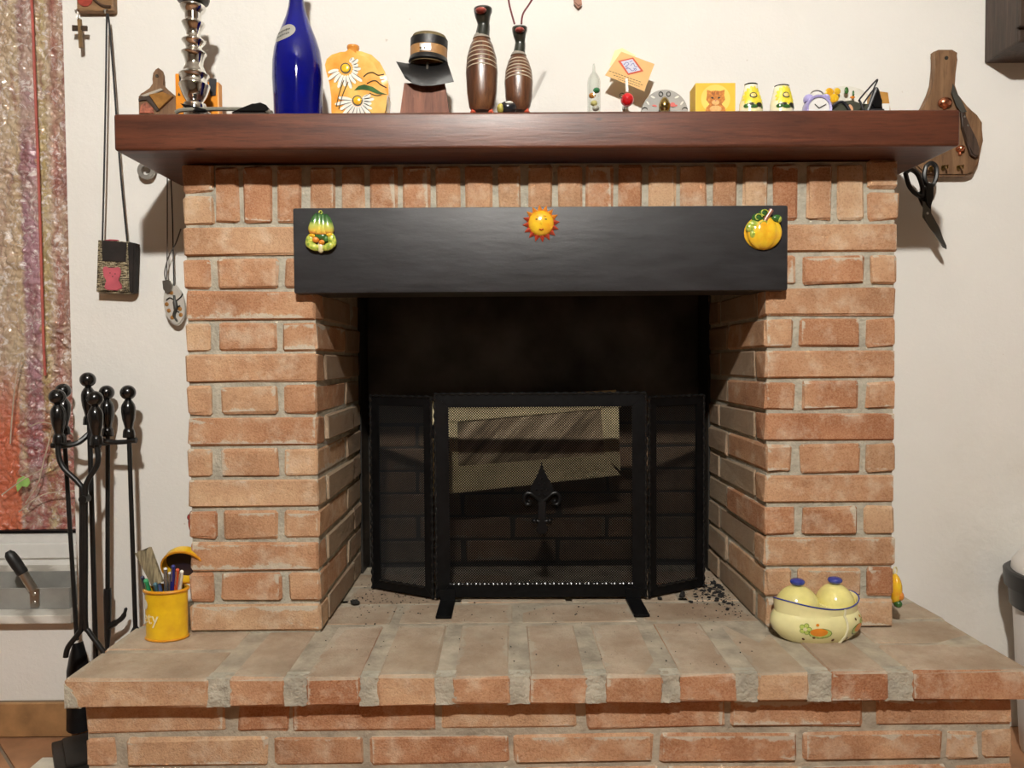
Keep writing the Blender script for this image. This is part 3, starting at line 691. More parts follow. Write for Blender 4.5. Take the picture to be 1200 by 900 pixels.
for k, (u, v, a_, b_, rt, m_) in enumerate(((363, 282, 5, 8.5, .25, LIME), (389, 281, 5, 9, -.25, LIME), (367, 289, 8, 4.5, .45, LIME), (385, 289, 8, 4.5, -.45, LIME), (376, 290, 4.5, 6.5, 0, CREAM), (376, 277, 8, 4, 0, GRN), (370, 281, 4.2, 3.6, 0, ORG), (377, 284, 3.6, 3, 0, ORG), (382, 280, 4, 4, 0, GRN), (366, 276, 4, 3, 0, YEL), (386, 275, 4, 3, 0, YEL))):
    p = P(u, v, HYF-.006-.0012*(k % 4)); bm = bm_(); sphere(bm, p, 1, a_*s, .0055, b_*s, 12, Matrix.Rotation(rt, 4, 'Y')); link('petal', bm, m_, cg, True)
# little ornaments hung on the outer flanks of the brick pillars
q = P(1053, 690, .024)
vo = thing('vegetable_plaque', 'yellow and orange ceramic vegetable hung on the right flank of the fireplace', 'ornament', (.77, 0.024, q.z-.04))
bm = bm_(); sphere(bm, (XRO+.0135, .024, q.z), 1, .0135, .020, .034, 16); link('plaque_body', bm, YEL, vo, True)
bm = bm_(); sphere(bm, (XRO+.019, .014, q.z-.012), 1, .008, .012, .011, 12); link('carrot', bm, ORG, vo, True)
bm = bm_(); sphere(bm, (XRO+.016, .016, q.z-.030), 1, .009, .011, .009, 12); link('leaf', bm, GRN, vo, True)
bm = bm_(); tube(bm, [(XRO+.014+.006*math.cos(t*PI/5), .024+.004*math.cos(t*PI/5), q.z+.040+.008*math.sin(t*PI/5)) for t in range(10)], .0015, 6, True); link('hanging_ring', bm, CREAM, vo, True)
q = P(222, 611, .03)
bm = bm_(); sphere(bm, (XLO-.006, .03, q.z), 1, .008, .012, .024, 12); sphere(bm, (XLO-.011, .026, q.z+.010), 1, .004, .006, .007, 10)
single('red_plaque', bm, glossy('plaque_red', (.45, .06, .04), alt=(.03, .02, .03)), 'tiny red ornament hung on the left flank of the fireplace', 'ornament', True)

# ------------------------------------------------------------------ things on the mantel shelf
ST = SZT
# small wooden board, far left
Yb = .13; s = S(Yb)
q = P(183, 130, Yb)
sb_ = thing('small_wooden_board', 'small pointed wooden souvenir board at the left end of the mantel shelf', 'board', (q.x, Yb, ST))
pts = pxpoly([(162, 134), (162, 113), (165, 109), (176, 104), (180, 98), (178, 92), (179, 85), (182, 81), (185, 79), (189, 82), (191, 88), (191, 94), (190, 100), (194, 104), (204, 111), (207, 115), (207, 134)], Yb)
zb = ST; pts = [(x, zb if z < P(183, 131, Yb).z else z) for x, z in pts]
bm = bm_(); prism(bm, pts, (0, Yb, 0), XV, ZV, (0, .012, 0), .002); link('board', bm, BOARDWOOD, sb_)
bm = bm_(); p = P(184, 89, Yb-.0005); lathe(bm, [(.0, -.001), (.0035, -.001), (.0035, .001)], seg=12, mat=Matrix.Translation(p) @ Matrix.Rotation(PI/2, 4, 'X')); link('hanging_hole', bm, DKLINE, sb_)
for nm, pp, m_ in (('picture_block', [(176, 112), (192, 109), (204, 114), (188, 129)], M('amber_block', (.42, .20, .05), .3, var=.3, coat=.5)), ('block_dark_edge', [(163, 116), (175, 112), (188, 130), (184, 131), (173, 117), (163, 119)], M('dark_brown', (.05, .03, .02), .6)), ('roof_strip', [(164, 113), (189, 104), (192, 106), (172, 114)], M('grey_strip', (.45, .40, .33), .6)), ('red_straw', [(166, 123), (172, 120), (180, 127), (181, 133), (164, 133)], M('red_straw', (.45, .14, .08), .7, var=.35, scale=120))):  # includes a dark brown strip along the block's edge
    bm = bm_(); prism(bm, pxpoly(pp, Yb), (0, Yb, 0), XV, ZV, (0, -.008 if nm == 'picture_block' else -.004, 0), .001); link(nm, bm, m_, sb_)
# orange and black packs behind the candlestick
ORP = M('pack_orange', (.80, .28, .015), .4, var=.05); BKP = M('pack_black', (.02, .02, .025), .4)
for k, (pp, pb, lab) in enumerate((([(206, 87), (222, 86), (224, 133), (206, 133)], [(210, 86), (219, 86), (219, 104), (211, 103)], 'orange and black pack left behind the silver candlestick'), ([(236, 96), (256, 97), (255, 133), (236, 133)], [(245, 92), (254, 93), (253, 112), (247, 113)], 'orange and black pack right behind the silver candlestick'))):
    Y = .12; t = thing('orange_pack', lab, 'pack', (P((pp[0][0]+pp[1][0])/2, 120, Y).x, Y, ST), 'orange packs behind the candlestick')
    q = pxpoly(pp, Y); x0, x1, z1 = min(a for a, _ in q), max(a for a, _ in q), max(b for _, b in q)
    bm = bm_(); bbox(bm, (x0, Y, ST), (x1, Y+.022, z1), .002); link('pack_body', bm, ORP, t)
    bm = bm_(); prism(bm, pxpoly(pb, Y), (0, Y, 0), XV, ZV, (0, -.003, 0), .0006); link('black_label', bm, BKP, t)
    bm = bm_(); a = P(pp[0][0]+4, 110, Y); prism(bm, [(-.003, -.004), (.003, -.004), (0, .003)], (a.x, Y, a.z), XV, ZV, (0, -.0012, 0)); link('black_mark', bm, BKP, t)
# silver candlestick
Yc = .06; s = S(Yc); q = P(228, 100, Yc); zs = lambda v: P(228, v, Yc).z
cs = thing('candlestick', 'tall turned silver candlestick near the left end of the mantel shelf', 'candlestick', (q.x, Yc, ST))
prof = [(.0, ST), (.035, ST), (.036, ST+.006), (.022, ST+.012), (13*s, zs(125)), (9*s, zs(121)), (13*s, zs(113)), (16*s, zs(104)), (17*s, zs(100)), (15*s, zs(98)), (14*s, zs(94)), (15*s, zs(91)), (16.5*s, zs(88)), (13*s, zs(85)), (12*s, zs(82)), (9.5*s, zs(75)), (12*s, zs(66)), (14*s, zs(63)), (12.5*s, zs(61)), (9*s, zs(58)), (9.5*s, zs(54)), (13*s, zs(49)), (12*s, zs(47)), (8.5*s, zs(44)), (8*s, zs(38)), (12*s, zs(30)), (12.5*s, zs(27)), (9*s, zs(24)), (8*s, zs(18)), (12*s, zs(13)), (14*s, zs(9)), (13*s, zs(6)), (10*s, zs(4))]
bm = bm_(); lathe(bm, smooth_prof([(r, z-ST) for r, z in prof], 4), (q.x, Yc, ST), 40); link('turned_stem', bm, SILVER, cs, True)
bm = bm_(); lathe(bm, [(10*s, zs(4)-ST), (17*s, zs(2)-ST), (18.5*s, zs(-2)-ST), (17*s, zs(-6)-ST), (.012, zs(-7)-ST), (.012, zs(-20)-ST)], (q.x, Yc, ST), 32); link('drip_pan', bm, M('dark_pewter', (.06, .055, .05), .3, .8), cs, True)
# sunglasses folded in front of it
Y = -.03; s = S(Y)
sg_ = thing('sunglasses', 'grey-armed sunglasses with black lenses lying on the left of the mantel shelf', 'sunglasses', (P(262, 130, Y).x, Y, ST))
bm = bm_(); tube(bm, bez([P(u, v, Y+d) for u, v, d in ((206, 132, .0), (214, 129, .0), (240, 128, .01), (280, 128, .015), (310, 130, .01), (318, 132, .0))], 5), .0045, 8); link('temple_arm', bm, M('arm_grey', (.22, .21, .17), .4), sg_, True)
for pp in ([(210, 120), (222, 123), (240, 127), (243, 131), (226, 131), (216, 126)], [(270, 131), (280, 127), (295, 121), (304, 119), (311, 122), (318, 131)]):
    bm = bm_(); prism(bm, pxpoly(pp, Y), (0, Y+.002, 0), XV, ZV, (0, .03, 0), .003); link('lens', bm, glossy('lens_black', (.006, .006, .007)), sg_, True)
# blue bottle
Yo = .05; s = S(Yo); q = P(349, 100, Yo)
zb = lambda v: P(349, v, Yo).z-ST
bt = thing('blue_bottle', 'cobalt blue glass bottle with silver oval label on the mantel shelf', 'bottle', (q.x, Yo, ST))
def cobalt():
    m, nt, b, out = newmat('cobalt_glass'); b.inputs['Base Color'].default_value = (.003, .006, .30, 1); b.inputs['Roughness'].default_value = .05; b.inputs['Transmission Weight'].default_value = .2; b.inputs['Coat Weight'].default_value = .3
    n = tex(nt, objcoord(nt), 6, 2); L(nt, ramp(nt, n, [(.3, (.0015, .003, .14)), (.7, (.003, .006, .24))]), b.inputs['Base Color']); return m
bprof = [(.0, .0), (24*s, .0), (27*s, .006), (27.5*s, zb(120)), (28.5*s, zb(95)), (28*s, zb(75)), (26*s, zb(60)), (22*s, zb(46)), (17*s, zb(33)), (12.5*s, zb(21)), (9.5*s, zb(10)), (8*s, zb(0)), (7.5*s, zb(-25)), (7.2*s, zb(-50)), (8.5*s, zb(-52)), (8.5*s, zb(-60)), (6.5*s, zb(-61)), (6.2*s, zb(-50))]
bm = bm_(); lathe(bm, bprof, (q.x, Yo, ST), 40); link('bottle_glass', bm, cobalt(), bt, True)
def prof_r(pr, z):
    for (r0, z0), (r1, z1) in zip(pr, pr[1:]):
        if z0 <= z <= z1 and z1 > z0: return r0+(r1-r0)*(z-z0)/(z1-z0)
    return pr[-1][0]
def wrap_patch(bm, pr, c, outline, off=.0006, sx=1., sy=1., rotz=0.):   # outline in (angle, z) laid on a lathed surface
    vs = []
    for a, z in outline:
        r = prof_r(pr, z)+off; vs.append(bm.verts.new((c[0]+r*sx*math.cos(a), c[1]+r*sy*math.sin(a), c[2]+z)))
    ca = sum(a for a, _ in outline)/len(outline); cz = sum(z for _, z in outline)/len(outline); r = prof_r(pr, cz)+off*1.5
    ctr = bm.verts.new((c[0]+r*sx*math.cos(ca), c[1]+r*sy*math.sin(ca), c[2]+cz))
    ring2 = []
    for a, z in outline:
        a2, z2 = (a+ca)/2, (z+cz)/2; rr = prof_r(pr, z2)+off*1.3; ring2.append(bm.verts.new((c[0]+rr*sx*math.cos(a2), c[1]+rr*sy*math.sin(a2), c[2]+z2)))
    n = len(vs)
    for i in range(n):
        bm.faces.new((vs[i], vs[(i+1) % n], ring2[(i+1) % n], ring2[i])); bm.faces.new((ring2[i], ring2[(i+1) % n], ctr))
lz = zb(47); la = -PI/2-.42
lab_out = [(la+.62*math.cos(2*PI*k/28), lz+9.5*s*math.sin(2*PI*k/28)+3*s*math.cos(2*PI*k/28)) for k in range(28)]
bm = bm_(); wrap_patch(bm, bprof, (q.x, Yo, ST), lab_out, .0008); lb = link('oval_label', bm, M('label_silver', (.50, .49, .44), .4, .4, var=.08), bt, True)
for zz, n_ in ((2.2, 9), (-3.0, 8)):
    bm = bm_()
    for i in range(n_):
        a0 = la-.36+.72*i/n_; h = (2.0 if i % 3 else 2.8)*s; zc = lz+zz*s+3*s*(a0-la)/.62
        wrap_patch(bm, bprof, (q.x, Yo, ST), [(a0, zc-h/2), (a0+.05, zc-h/2), (a0+.05, zc+h/2), (a0, zc+h/2)], .0016)
    link('label_lettering', bm, DKLINE, lb)
# daisy flask
Yv = .04; s = S(Yv); q = P(420, 100, Yv)
fl = thing('daisy_flask', 'curved yellow ceramic flask painted with white daisies on the mantel shelf', 'vase', (q.x, Yv, ST))
out_ = [(391, 160), (391, 133), (391, 118), (389, 103), (385, 88), (382, 78), (384, 71), (390, 66), (400, 63), (412, 62), (424, 62), (436, 66), (446, 75), (452, 86), (456, 100), (456, 115), (454, 133), (454, 160)]
pp = pxpoly(out_, Yv); pp = [(x, max(z, ST)) for x, z in pp]
FLY = M('flask_glaze', (.86, .55, .14), .2, var=.1, scale=18, coat=.7, alt=(.80, .30, .03))
t = bm_(); prism(t, pp, (0, Yv-.022, 0), XV, ZV, (0, .05, 0), .013); link('flask_body', t, FLY, fl, True)
bm = bm_(); p = P(414, 60, Yv); lathe(bm, [(6.5*s, -.012), (6.5*s, .004), (7.2*s, .006), (7*s, .010), (4*s, .010), (4*s, .0)], (p.x, Yv, p.z), 20); link('flask_neck', bm, M('neck_orange', (.72, .30, .05), .25, coat=.5), fl, True)
YF = Yv-.0222
PETW = M('petal_white', (.80, .78, .70), .3, var=.05)
for (u, v, r1, r2, a0, a1, n) in ((405, 80, 8, 22, -2.9, .9, 13), (419, 118, 6, 24, -3.3, .4, 13)):
    c = P(u, v, YF)
    for k in range(n):
        a = a0+(a1-a0)*k/(n-1); R_ = r2*(1 if k % 2 else .86)*(1.1 if a < -.6 else .8)
        c2 = (c.x+math.cos(a)*(r1+R_)/2*s, c.z+math.sin(a)*(r1+R_)/2*s)
        if c2[1] < ST+.004: continue
        bm = bm_(); prism(bm, ell((R_-r1)/2*s, 2.3*s, 10, c2[0], c2[1], a), (0, YF, 0), XV, ZV, (0, -.0007, 0)); link('daisy_petal', bm, PETW, fl)
        bm = bm_(); ax, az = c.x+math.cos(a+.1)*(r1+2)*s, c.z+math.sin(a+.1)*(r1+2)*s; ex_, ez_ = c.x+math.cos(a+.1)*R_*.95*s, max(ST+.002, c.z+math.sin(a+.1)*R_*.95*s); tube(bm, [(ax, YF-.0008, az), ((ax+ex_)/2, YF-.0008, (az+ez_)/2), (ex_, YF-.0008, ez_)], .0007, 5, radii=[.0003, .0008, .0003]); link('painted_stroke', bm, DKLINE, fl)
    bm = bm_(); prism(bm, ell(6*s, 6*s, 16, c.x, c.z), (0, YF, 0), XV, ZV, (0, -.0012, 0)); link('daisy_ring', bm, DKLINE, fl)
    bm = bm_(); sphere(bm, (c.x, YF-.0012, c.z), 1, 4.8*s, .0022, 4.8*s, 14); link('daisy_eye', bm, YEL, fl, True)
for pts_, w_ in (([(426, 90), (431, 86), (437, 85), (443, 88), (450, 87)], .0007), ([(430, 98), (436, 95), (441, 95), (446, 99), (453, 103)], .0007), ([(433, 109), (441, 112), (447, 111)], .0006), ([(403, 94), (398, 108), (394, 125)], .0006), ([(408, 96), (402, 110), (397, 128)], .0006)):
    bm = bm_(); tube(bm, bez([P(u, v, YF-.0003) for u, v in pts_], 5), w_*1.6, 6); link('painted_line', bm, DKLINE, fl, True)
bm = bm_(); prism(bm, pxpoly([(415, 106), (420, 101), (427, 99), (437, 102), (446, 108), (454, 111), (442, 110), (432, 106), (424, 105)], YF), (0, YF, 0), XV, ZV, (0, -.0008, 0)); link('painted_leaf', bm, GRN, fl)
# leather hat on its wooden block
Yh = .03; s = S(Yh); q = P(500, 100, Yh)
hb = single('hat_block', (lambda b: (prism(b, [(P(469, 133, Yh).x-.003, ST), (P(528, 133, Yh).x+.003, ST), (P(522, 101, Yh).x, P(522, 101, Yh).z), (P(475, 101, Yh).x, P(475, 101, Yh).z)], (0, Yh-.02, 0), XV, ZV, (0, .045, 0), .002), b)[1])(bm_()), BLOCKWOOD, 'tapered reddish wooden block under the black leather hat', 'block')
zt = P(500, 101, Yh).z
ht = thing('leather_hat', 'miniature black leather hat with tan band on a wooden block', 'hat', (q.x, Yh, zt))
hz = lambda v: P(500, v, Yh).z
cx = P(502, 60, Yh).x; R_ = 20.5*s; tl = Matrix.Translation((cx, Yh, hz(72))) @ Matrix.Rotation(.05, 4, 'Y') @ Matrix.Translation((0, 0, -hz(72)))
LEA = M('black_leather', (.008, .0075, .0075), .45, var=.2, bmp=.2, bscale=150); TAN = M('tan_leather', (.42, .22, .08), .45, var=.15); OLV = M('olive_felt', (.16, .12, .05), .8, var=.2)
bm = bm_(); lathe(bm, [(R_*1.0, hz(76)), (R_*1.02, hz(50)), (R_*1.0, hz(46)), (R_*.92, hz(43)), (R_*.5, hz(41)), (.0, hz(41))], seg=32, sy=.85, mat=tl); link('crown', bm, OLV, ht, True)
bm = bm_(); lathe(bm, [(R_*1.0, hz(57)), (R_*1.05, hz(57)), (R_*1.05, hz(47.5)), (R_*1.0, hz(47.5))], seg=32, sy=.87, mat=tl); link('black_band', bm, LEA, ht, True)
bm = bm_(); lathe(bm, [(R_*1.0, hz(70)), (R_*1.045, hz(70)), (R_*1.045, hz(57.5)), (R_*1.0, hz(57.5))], seg=32, sy=.87, mat=tl); link('tan_band', bm, TAN, ht, True)
bm = bm_(); p = P(500, 63, Yh); bbox(bm, (p.x-6*s, Yh-R_*.93, p.z-4*s), (p.x+7*s, Yh-R_*.86, p.z+4.5*s), .001); link('buckle', bm, STEEL, ht, True)
bm = bm_(); sphere(bm, (p.x-5*s, Yh-R_*.94, p.z-1*s), .002, seg=8); sphere(bm, (p.x+0*s, Yh-R_*.945, p.z-1*s), .002, seg=8); link('rivet', bm, BRASS, ht, True)
bm = bm_(); lathe(bm, [(R_*1.0, hz(75)), (R_*1.12, hz(74)), (R_*1.06, hz(69)), (R_*1.0, hz(68))], seg=32, sy=.9, mat=tl); link('crown_welt', bm, LEA, ht, True)
bm = bm_(); top = [(464, 72, -.035), (475, 74, -.02), (488, 75, -.012), (502, 75.5, -.012), (514, 74, -.014), (524, 72, -.03)]; bot = [(475, 92, -.055), (484, 98, -.062), (494, 100.5, -.064), (506, 100.5, -.064), (518, 98.5, -.060), (532, 96, -.05)]
rows = []
for j in range(5):
    t_ = j/4; rows.append([P(a[0]+(b_[0]-a[0])*t_, a[1]+(b_[1]-a[1])*t_, Yh+a[2]*.6+(b_[2]-a[2])*t_*.6-.008*math.sin(PI*t_)) for a, b_ in zip(top, bot)])
F_ = [[bm.verts.new(p) for p in r] for r in rows]; G_ = [[bm.verts.new(p+Vector((0, .0025, .001))) for p in r] for r in rows]
for j in range(4):
    for i in range(5): bm.faces.new((F_[j][i], F_[j][i+1], F_[j+1][i+1], F_[j+1][i])); bm.faces.new((G_[j][i], G_[j+1][i], G_[j+1][i+1], G_[j][i+1]))
for i in range(5): bm.faces.new((F_[0][i], G_[0][i], G_[0][i+1], F_[0][i+1])); bm.faces.new((F_[4][i], F_[4][i+1], G_[4][i+1], G_[4][i]))
for j in range(4): bm.faces.new((F_[j][0], F_[j+1][0], G_[j+1][0], G_[j][0])); bm.faces.new((F_[j][5], G_[j][5], G_[j+1][5], F_[j+1][5]))
link('brim', bm, LEA, ht, True)
bm = bm_(); p = P(500, 98, Yh-.03); tube(bm, [(p.x, Yh-.012, zt), (p.x, Yh-.02, hz(92)), (p.x, Yh-.012, hz(76))], .0028, 8); link('support_pin', bm, STEEL, ht, True)
# wooden ducks
def duck(name, label, u, Y, vtop, vneck, vbody, halfw, hu, headw, beak_dir, cord=False):
    s = S(Y); q = P(u, 130, Y); z = lambda v: P(u, v, Y).z-ST
    t = thing(name, label, 'duck figurine', (q.x, Y, ST), 'carved wooden ducks on the mantel')
    H = z(vbody); bp = [(0, .012), (halfw*.62*s, .013), (halfw*.80*s, .022), (halfw*.93*s, H*.3), (halfw*s, H*.55), (halfw*.93*s, H*.72), (halfw*.72*s, H*.87), (halfw*.45*s, H*.97), (halfw*.3*s, H*1.02), (0, H*1.03)]
    bm = bm_(); lathe(bm, bp, (q.x, Y, ST), 28, 1, .9); link('duck_body', bm, DUCKWOOD, t, True)
    bm = bm_(); lathe(bm, [(halfw*.50*s, H*.945), (halfw*.56*s, H*.95), (halfw*.44*s, H*1.0), (halfw*.30*s, H*1.03), (0, H*1.03)], (q.x, Y, ST), 24, 1, .92); link('pale_collar', bm, M('collar_grey', (.30, .27, .22), .5), t, True)
    for k in range(6):
        zz = H*(.60+.055*k); bm = bm_(); pts = []
        for i in range(13):
            a = -PI/2+(-1+2*i/12)*1.15; r = prof_r(bp, zz)+.0003; pts.append((q.x+r*math.cos(a), Y+.9*r*math.sin(a), ST+zz-.004*(abs(i-6)/6)**2))
        tube(bm, pts, .0011, 5); link('breast_stripe', bm, M('stripe_cream', (.62, .55, .42), .4), t, True)
    hp = P(hu, vtop+6, Y-.004); np_ = Vector((q.x+(hp.x-q.x)*.3, Y, ST+H*.97))
    path = bez([np_, np_.lerp(hp, .45)+Vector((.002, .004, 0)), np_.lerp(hp, .8), hp, hp+Vector((0, -.002, headw*.55*s))], 5)
    n = len(path); rr = [headw*s*(.95-.6*(i/n) if i/n < .3 else .77+.40*math.sin(min(1, (i/n-.3)/.4)*PI/2)) for i in range(n)]
    for i in range(n):
        if i >= n-4: rr[i] *= (.97, .85, .62, .15)[i-(n-4)]
    bm = bm_(); tube(bm, path, 1, 16, radii=rr); link('duck_head', bm, M('duck_green', (.022, .026, .018), .35, var=.3, coat=.4), t, True)
    bm = bm_(); bp0 = hp+Vector((beak_dir*headw*.45*s, -headw*.85*s, -.007)); sphere(bm, bp0, 1, headw*.75*s, headw*.9*s, headw*.42*s, 12, Matrix.Rotation(.25, 4, 'X')); link('beak', bm, M('beak_red', (.30, .05, .035), .4), t, True)
    for sg in (-1, 1):
        bm = bm_(); sphere(bm, (q.x+sg*halfw*.55*s, Y-.012, ST+.006), 1, .0065, .014, .0058, 12); tube(bm, [(q.x+sg*halfw*.55*s, Y-.006, ST+.006), (q.x+sg*halfw*.5*s, Y-.004, ST+.025)], .005, 8); link('foot', bm, M('foot_red', (.62, .10, .05), .4), t, True)
    if cord:
        for ends in (((603, 28), (599, 14), (596, 0), (594, -25)), ((611, 28), (613, 16), (622, 2), (635, -22))):
            bm = bm_(); tube(bm, bez([P(a, b_, Y-.003+.004*i) for i, (a, b_) in enumerate(ends)], 5), .0019, 8); link('red_cord', bm, M('cord_red', (.16, .03, .035), .7), t, True)
duck('wooden_duck', 'taller carved wooden duck with dark green head on the mantel shelf', 565, -.055, 6, 40, 41, 18.5, 566, 9, -.5)
duck('wooden_duck', 'shorter carved wooden duck with a red cord around its head', 608, -.055, 28, 62, 62, 16.5, 609, 7.5, 0, True)
q = P(593, 124, -.075); bm = bm_()
pb = thing('painted_pebble', 'small black and yellow painted pebble at the foot of the shorter duck', 'pebble', (q.x, -.078, ST))
sphere(bm, (q.x+.004, -.078, ST+.0135), 1, .018, .011, .0135, 16); link('pebble_body', bm, glossy('pebble_black', (.015, .015, .018)), pb, True)
bm = bm_(); sphere(bm, (q.x-.011, -.080, ST+.011), 1, .0075, .010, .0105, 14); link('yellow_patch', bm, M('pebble_yellow', (.62, .55, .12), .4, var=.3, scale=120), pb, True)
bm = bm_(); sphere(bm, (q.x+.006, -.083, ST+.021), 1, .009, .006, .004, 12); link('white_fleck', bm, M('fleck_white', (.7, .68, .6), .5), pb, True)
# brown pendant tip hanging in from above
bm = bm_(); p = P(677, 3, .19); prism(bm, [(-.009, .02), (.009, .018), (.011, -.001), (.002, -.009), (-.008, .002)], (p.x, .195, p.z), XV, ZV, (0, .012, 0), .003)
tube(bm, [(p.x, .20, p.z+.018), (p.x+.002, .203, p.z+.12)], .0015, 6)
single('wooden_pendant', bm, M('pendant_brown', (.32, .13, .06), .45), 'brown wooden pendant tip hanging on the wall above the glass thermometer', 'pendant', True)
# glass thermometer
Yt = -.02; s = S(Yt); q = P(696, 110, Yt); z = lambda v: P(696, v, Yt).z-ST
gt = thing('glass_thermometer', 'small clear glass tube thermometer with coloured floats on the mantel shelf', 'thermometer', (q.x, Yt, ST))
def clear():
    m, nt, b, out = newmat('clear_glass'); n = tex(nt, objcoord(nt), 4, 2)
    g = N(nt, 'ShaderNodeBsdfGlossy'); g.inputs['Roughness'].default_value = .03; tr = N(nt, 'ShaderNodeBsdfTransparent'); tr.inputs['Color'].default_value = (.93, .96, .94, 1)
    mx = nt.nodes.new('ShaderNodeMixShader'); lw = N(nt, 'ShaderNodeLayerWeight'); lw.inputs[0].default_value = .45
    L(nt, math_(nt, 'ADD', math_(nt, 'MULTIPLY', lw.outputs['Facing'], .55), math_(nt, 'MULTIPLY', n, .08)), mx.inputs[0]); L(nt, tr.outputs[0], mx.inputs[1]); L(nt, g.outputs[0], mx.inputs[2]); L(nt, mx.outputs[0], out.inputs[0]); return m
CLEAR = clear()
bm = bm_(); lathe(bm, [(0, 0), (7.4*s, 0), (7.6*s, .003), (7.6*s, z(97)), (6.8*s, z(92)), (4*s, z(87)), (1.8*s, z(84)), (1.5*s, z(78)), (.9*s, z(75)), (0, z(74.5))], (q.x, Yt, ST), 24); link('glass_tube', bm, CLEAR, gt, True)
for k, (dv, du, col) in enumerate(((106, 3, (.03, .28, .10)), (112, -2, (.80, .30, .05)), (121, 0, (.75, .65, .25)), (127, 2, (.55, .50, .42)))):
    bm = bm_(); sphere(bm, (q.x+du*s, Yt, ST+z(dv)), 1, 4.2*s, 4*s, 3.2*s, 12); link('float', bm, glossy(f'float_{k}', col), gt, True)
# red ball clip with cards
Yk = .15; s = S(Yk); q = P(735, 117, Yk)
bl = thing('red_ball_clip', 'glossy red ball photo clip on the wall above the mantel shelf', 'photo clip', (q.x, Yk, q.z))
bm = bm_(); sphere(bm, q, 7.8*s, seg=24); link('red_ball', bm, glossy('ball_red', (.62, .008, .012), rough=.08), bl, True)
bm = bm_(); p = P(729, 112, Yk-.008); tube(bm, [(p.x+3*s*math.cos(t*PI/6), p.y, p.z+2.6*s*math.sin(t*PI/6)) for t in range(12)], .0012, 6, True); link('black_ring', bm, DKLINE, bl, True)
bm = bm_(); prism(bm, pxpoly([(732.5, 92), (735.5, 92), (736.5, 108), (733.5, 108)], Yk-.004), (0, Yk-.006, 0), XV, ZV, (0, .0025, 0), .0005); link('white_clip', bm, WHITE, bl)
bm = bm_(); tube(bm, [(q.x, Yk, q.z), (q.x, WY-.01, q.z)], .004, 8); link('wall_peg', bm, STEEL, bl, True)
c1 = thing('ochre_card', 'tilted ochre card with red-bordered diamond held by the red ball clip', 'card', (q.x, Yk, q.z+.03))
bm = bm_(); prism(bm, pxpoly([(728, 60.5), (767, 75), (755, 107), (709, 88)], Yk), (0, Yk, 0), XV, ZV, (0, .0012, 0)); link('card_sheet', bm, M('card_ochre', (.82, .50, .20), .7, var=.04), c1)
bm = bm_(); prism(bm, pxpoly([(724, 71.5), (742, 67.5), (754, 83.5), (736, 88)], Yk), (0, Yk-.0002, 0), XV, ZV, (0, -.0005, 0)); dm = link('diamond_border', bm, M('print_red', (.70, .10, .04), .6), c1)
bm = bm_(); prism(bm, pxpoly([(727.5, 72.5), (741, 69.3), (750.5, 82.5), (736.5, 86)], Yk), (0, Yk-.0008, 0), XV, ZV, (0, -.0003, 0)); link('diamond_field', bm, M('print_lilac', (.66, .66, .78), .6, var=.04), dm)
INK = M('print_blue', (.06, .09, .38), .6)
for pts_ in ([(731, 76), (734, 73), (737, 75), (733, 78), (736, 79)], [(739, 77), (742, 74), (744, 78), (747, 78)], [(733, 81), (737, 80), (741, 83), (744, 81)], [(738, 72.5), (741, 71.5)], [(742, 80), (746, 81), (744, 83)]):
    bm = bm_(); tube(bm, bez([P(u, v, Yk-.0012) for u, v in pts_], 4), .0006, 5); link('blue_script', bm, INK, dm)
for k, (a, b_) in enumerate((((714, 83), (752, 96.5)), ((719, 88), (754, 100)), ((724, 92.5), (750, 101.5)))):
    n = 11
    bm = bm_(); A, B_ = P(*a, Yk-.0002), P(*b_, Yk-.0002)
    for i in range(n):
        p0, p1 = A.lerp(B_, i/n), A.lerp(B_, (i+.72)/n); tube(bm, [p0, p1], .00055, 4)
    link('printed_line', bm, DKLINE, c1)
bm = bm_(); prism(bm, pxpoly([(720, 60), (729, 57), (745, 66), (732, 74), (714, 78)], Yk+.01), (0, Yk+.006, 0), XV, ZV, (0, .001, 0)); single('pale_yellow_card', bm, M('card_pale', (.85, .80, .45), .7, var=.04), 'pale yellow card peeping out behind the tilted ochre card', 'card')
# grey half-round face ornament with brass egg
Ya = .02; s = S(Ya); q = P(779, 131, Ya)
hf = thing('half_round_ornament', 'grey half-round face ornament with brass egg nose on the mantel shelf', 'ornament', (q.x, Ya, ST))
top = P(779, 105, Ya).z; rad = 27*s; cz = top-rad
bm = bm_(); arc = [(q.x+rad*math.cos(PI*k/24), cz+rad*math.sin(PI*k/24)) for k in range(25)]; prism(bm, [(q.x-rad, ST)] and arc[::1]+[(q.x-rad, ST), (q.x+rad, ST)], (0, Ya, 0), XV, ZV, (0, .012, 0), .002); link('grey_disc', bm, M('disc_grey', (.36, .35, .32), .5, var=.1), hf)
for sg in (-1, 1):
    p = P(779+sg*4.5, 110, Ya-.002); bm = bm_(); tube(bm, [(p.x+2.3*s*math.cos(t*PI/5), Ya-.001, p.z+2.6*s*math.sin(t*PI/5)) for t in range(10)], .0008, 6, True); link('eye_ring', bm, DKLINE, hf, True)
    for (du, v, rt) in ((14, 114, .4), (20, 121, .9), (12, 124, .2)):
        p = P(779+sg*du, v, Ya); bm = bm_(); prism(bm, ell(2.8*s, 1.1*s, 10, p.x, p.z, sg*rt), (0, Ya, 0), XV, ZV, (0, -.001, 0)); link('white_mark', bm, PETW if du != 12 else M('mark_red', (.65, .12, .10), .5), hf)
    p = P(779+sg*23.5, 128.5, Ya); bm = bm_(); tube(bm, [(p.x+3*s*math.cos(PI*t/6), Ya-.001, p.z+2.4*s*math.sin(PI*t/6)) for t in range(7)], .0008, 6); link('dark_arc', bm, DKLINE, hf)
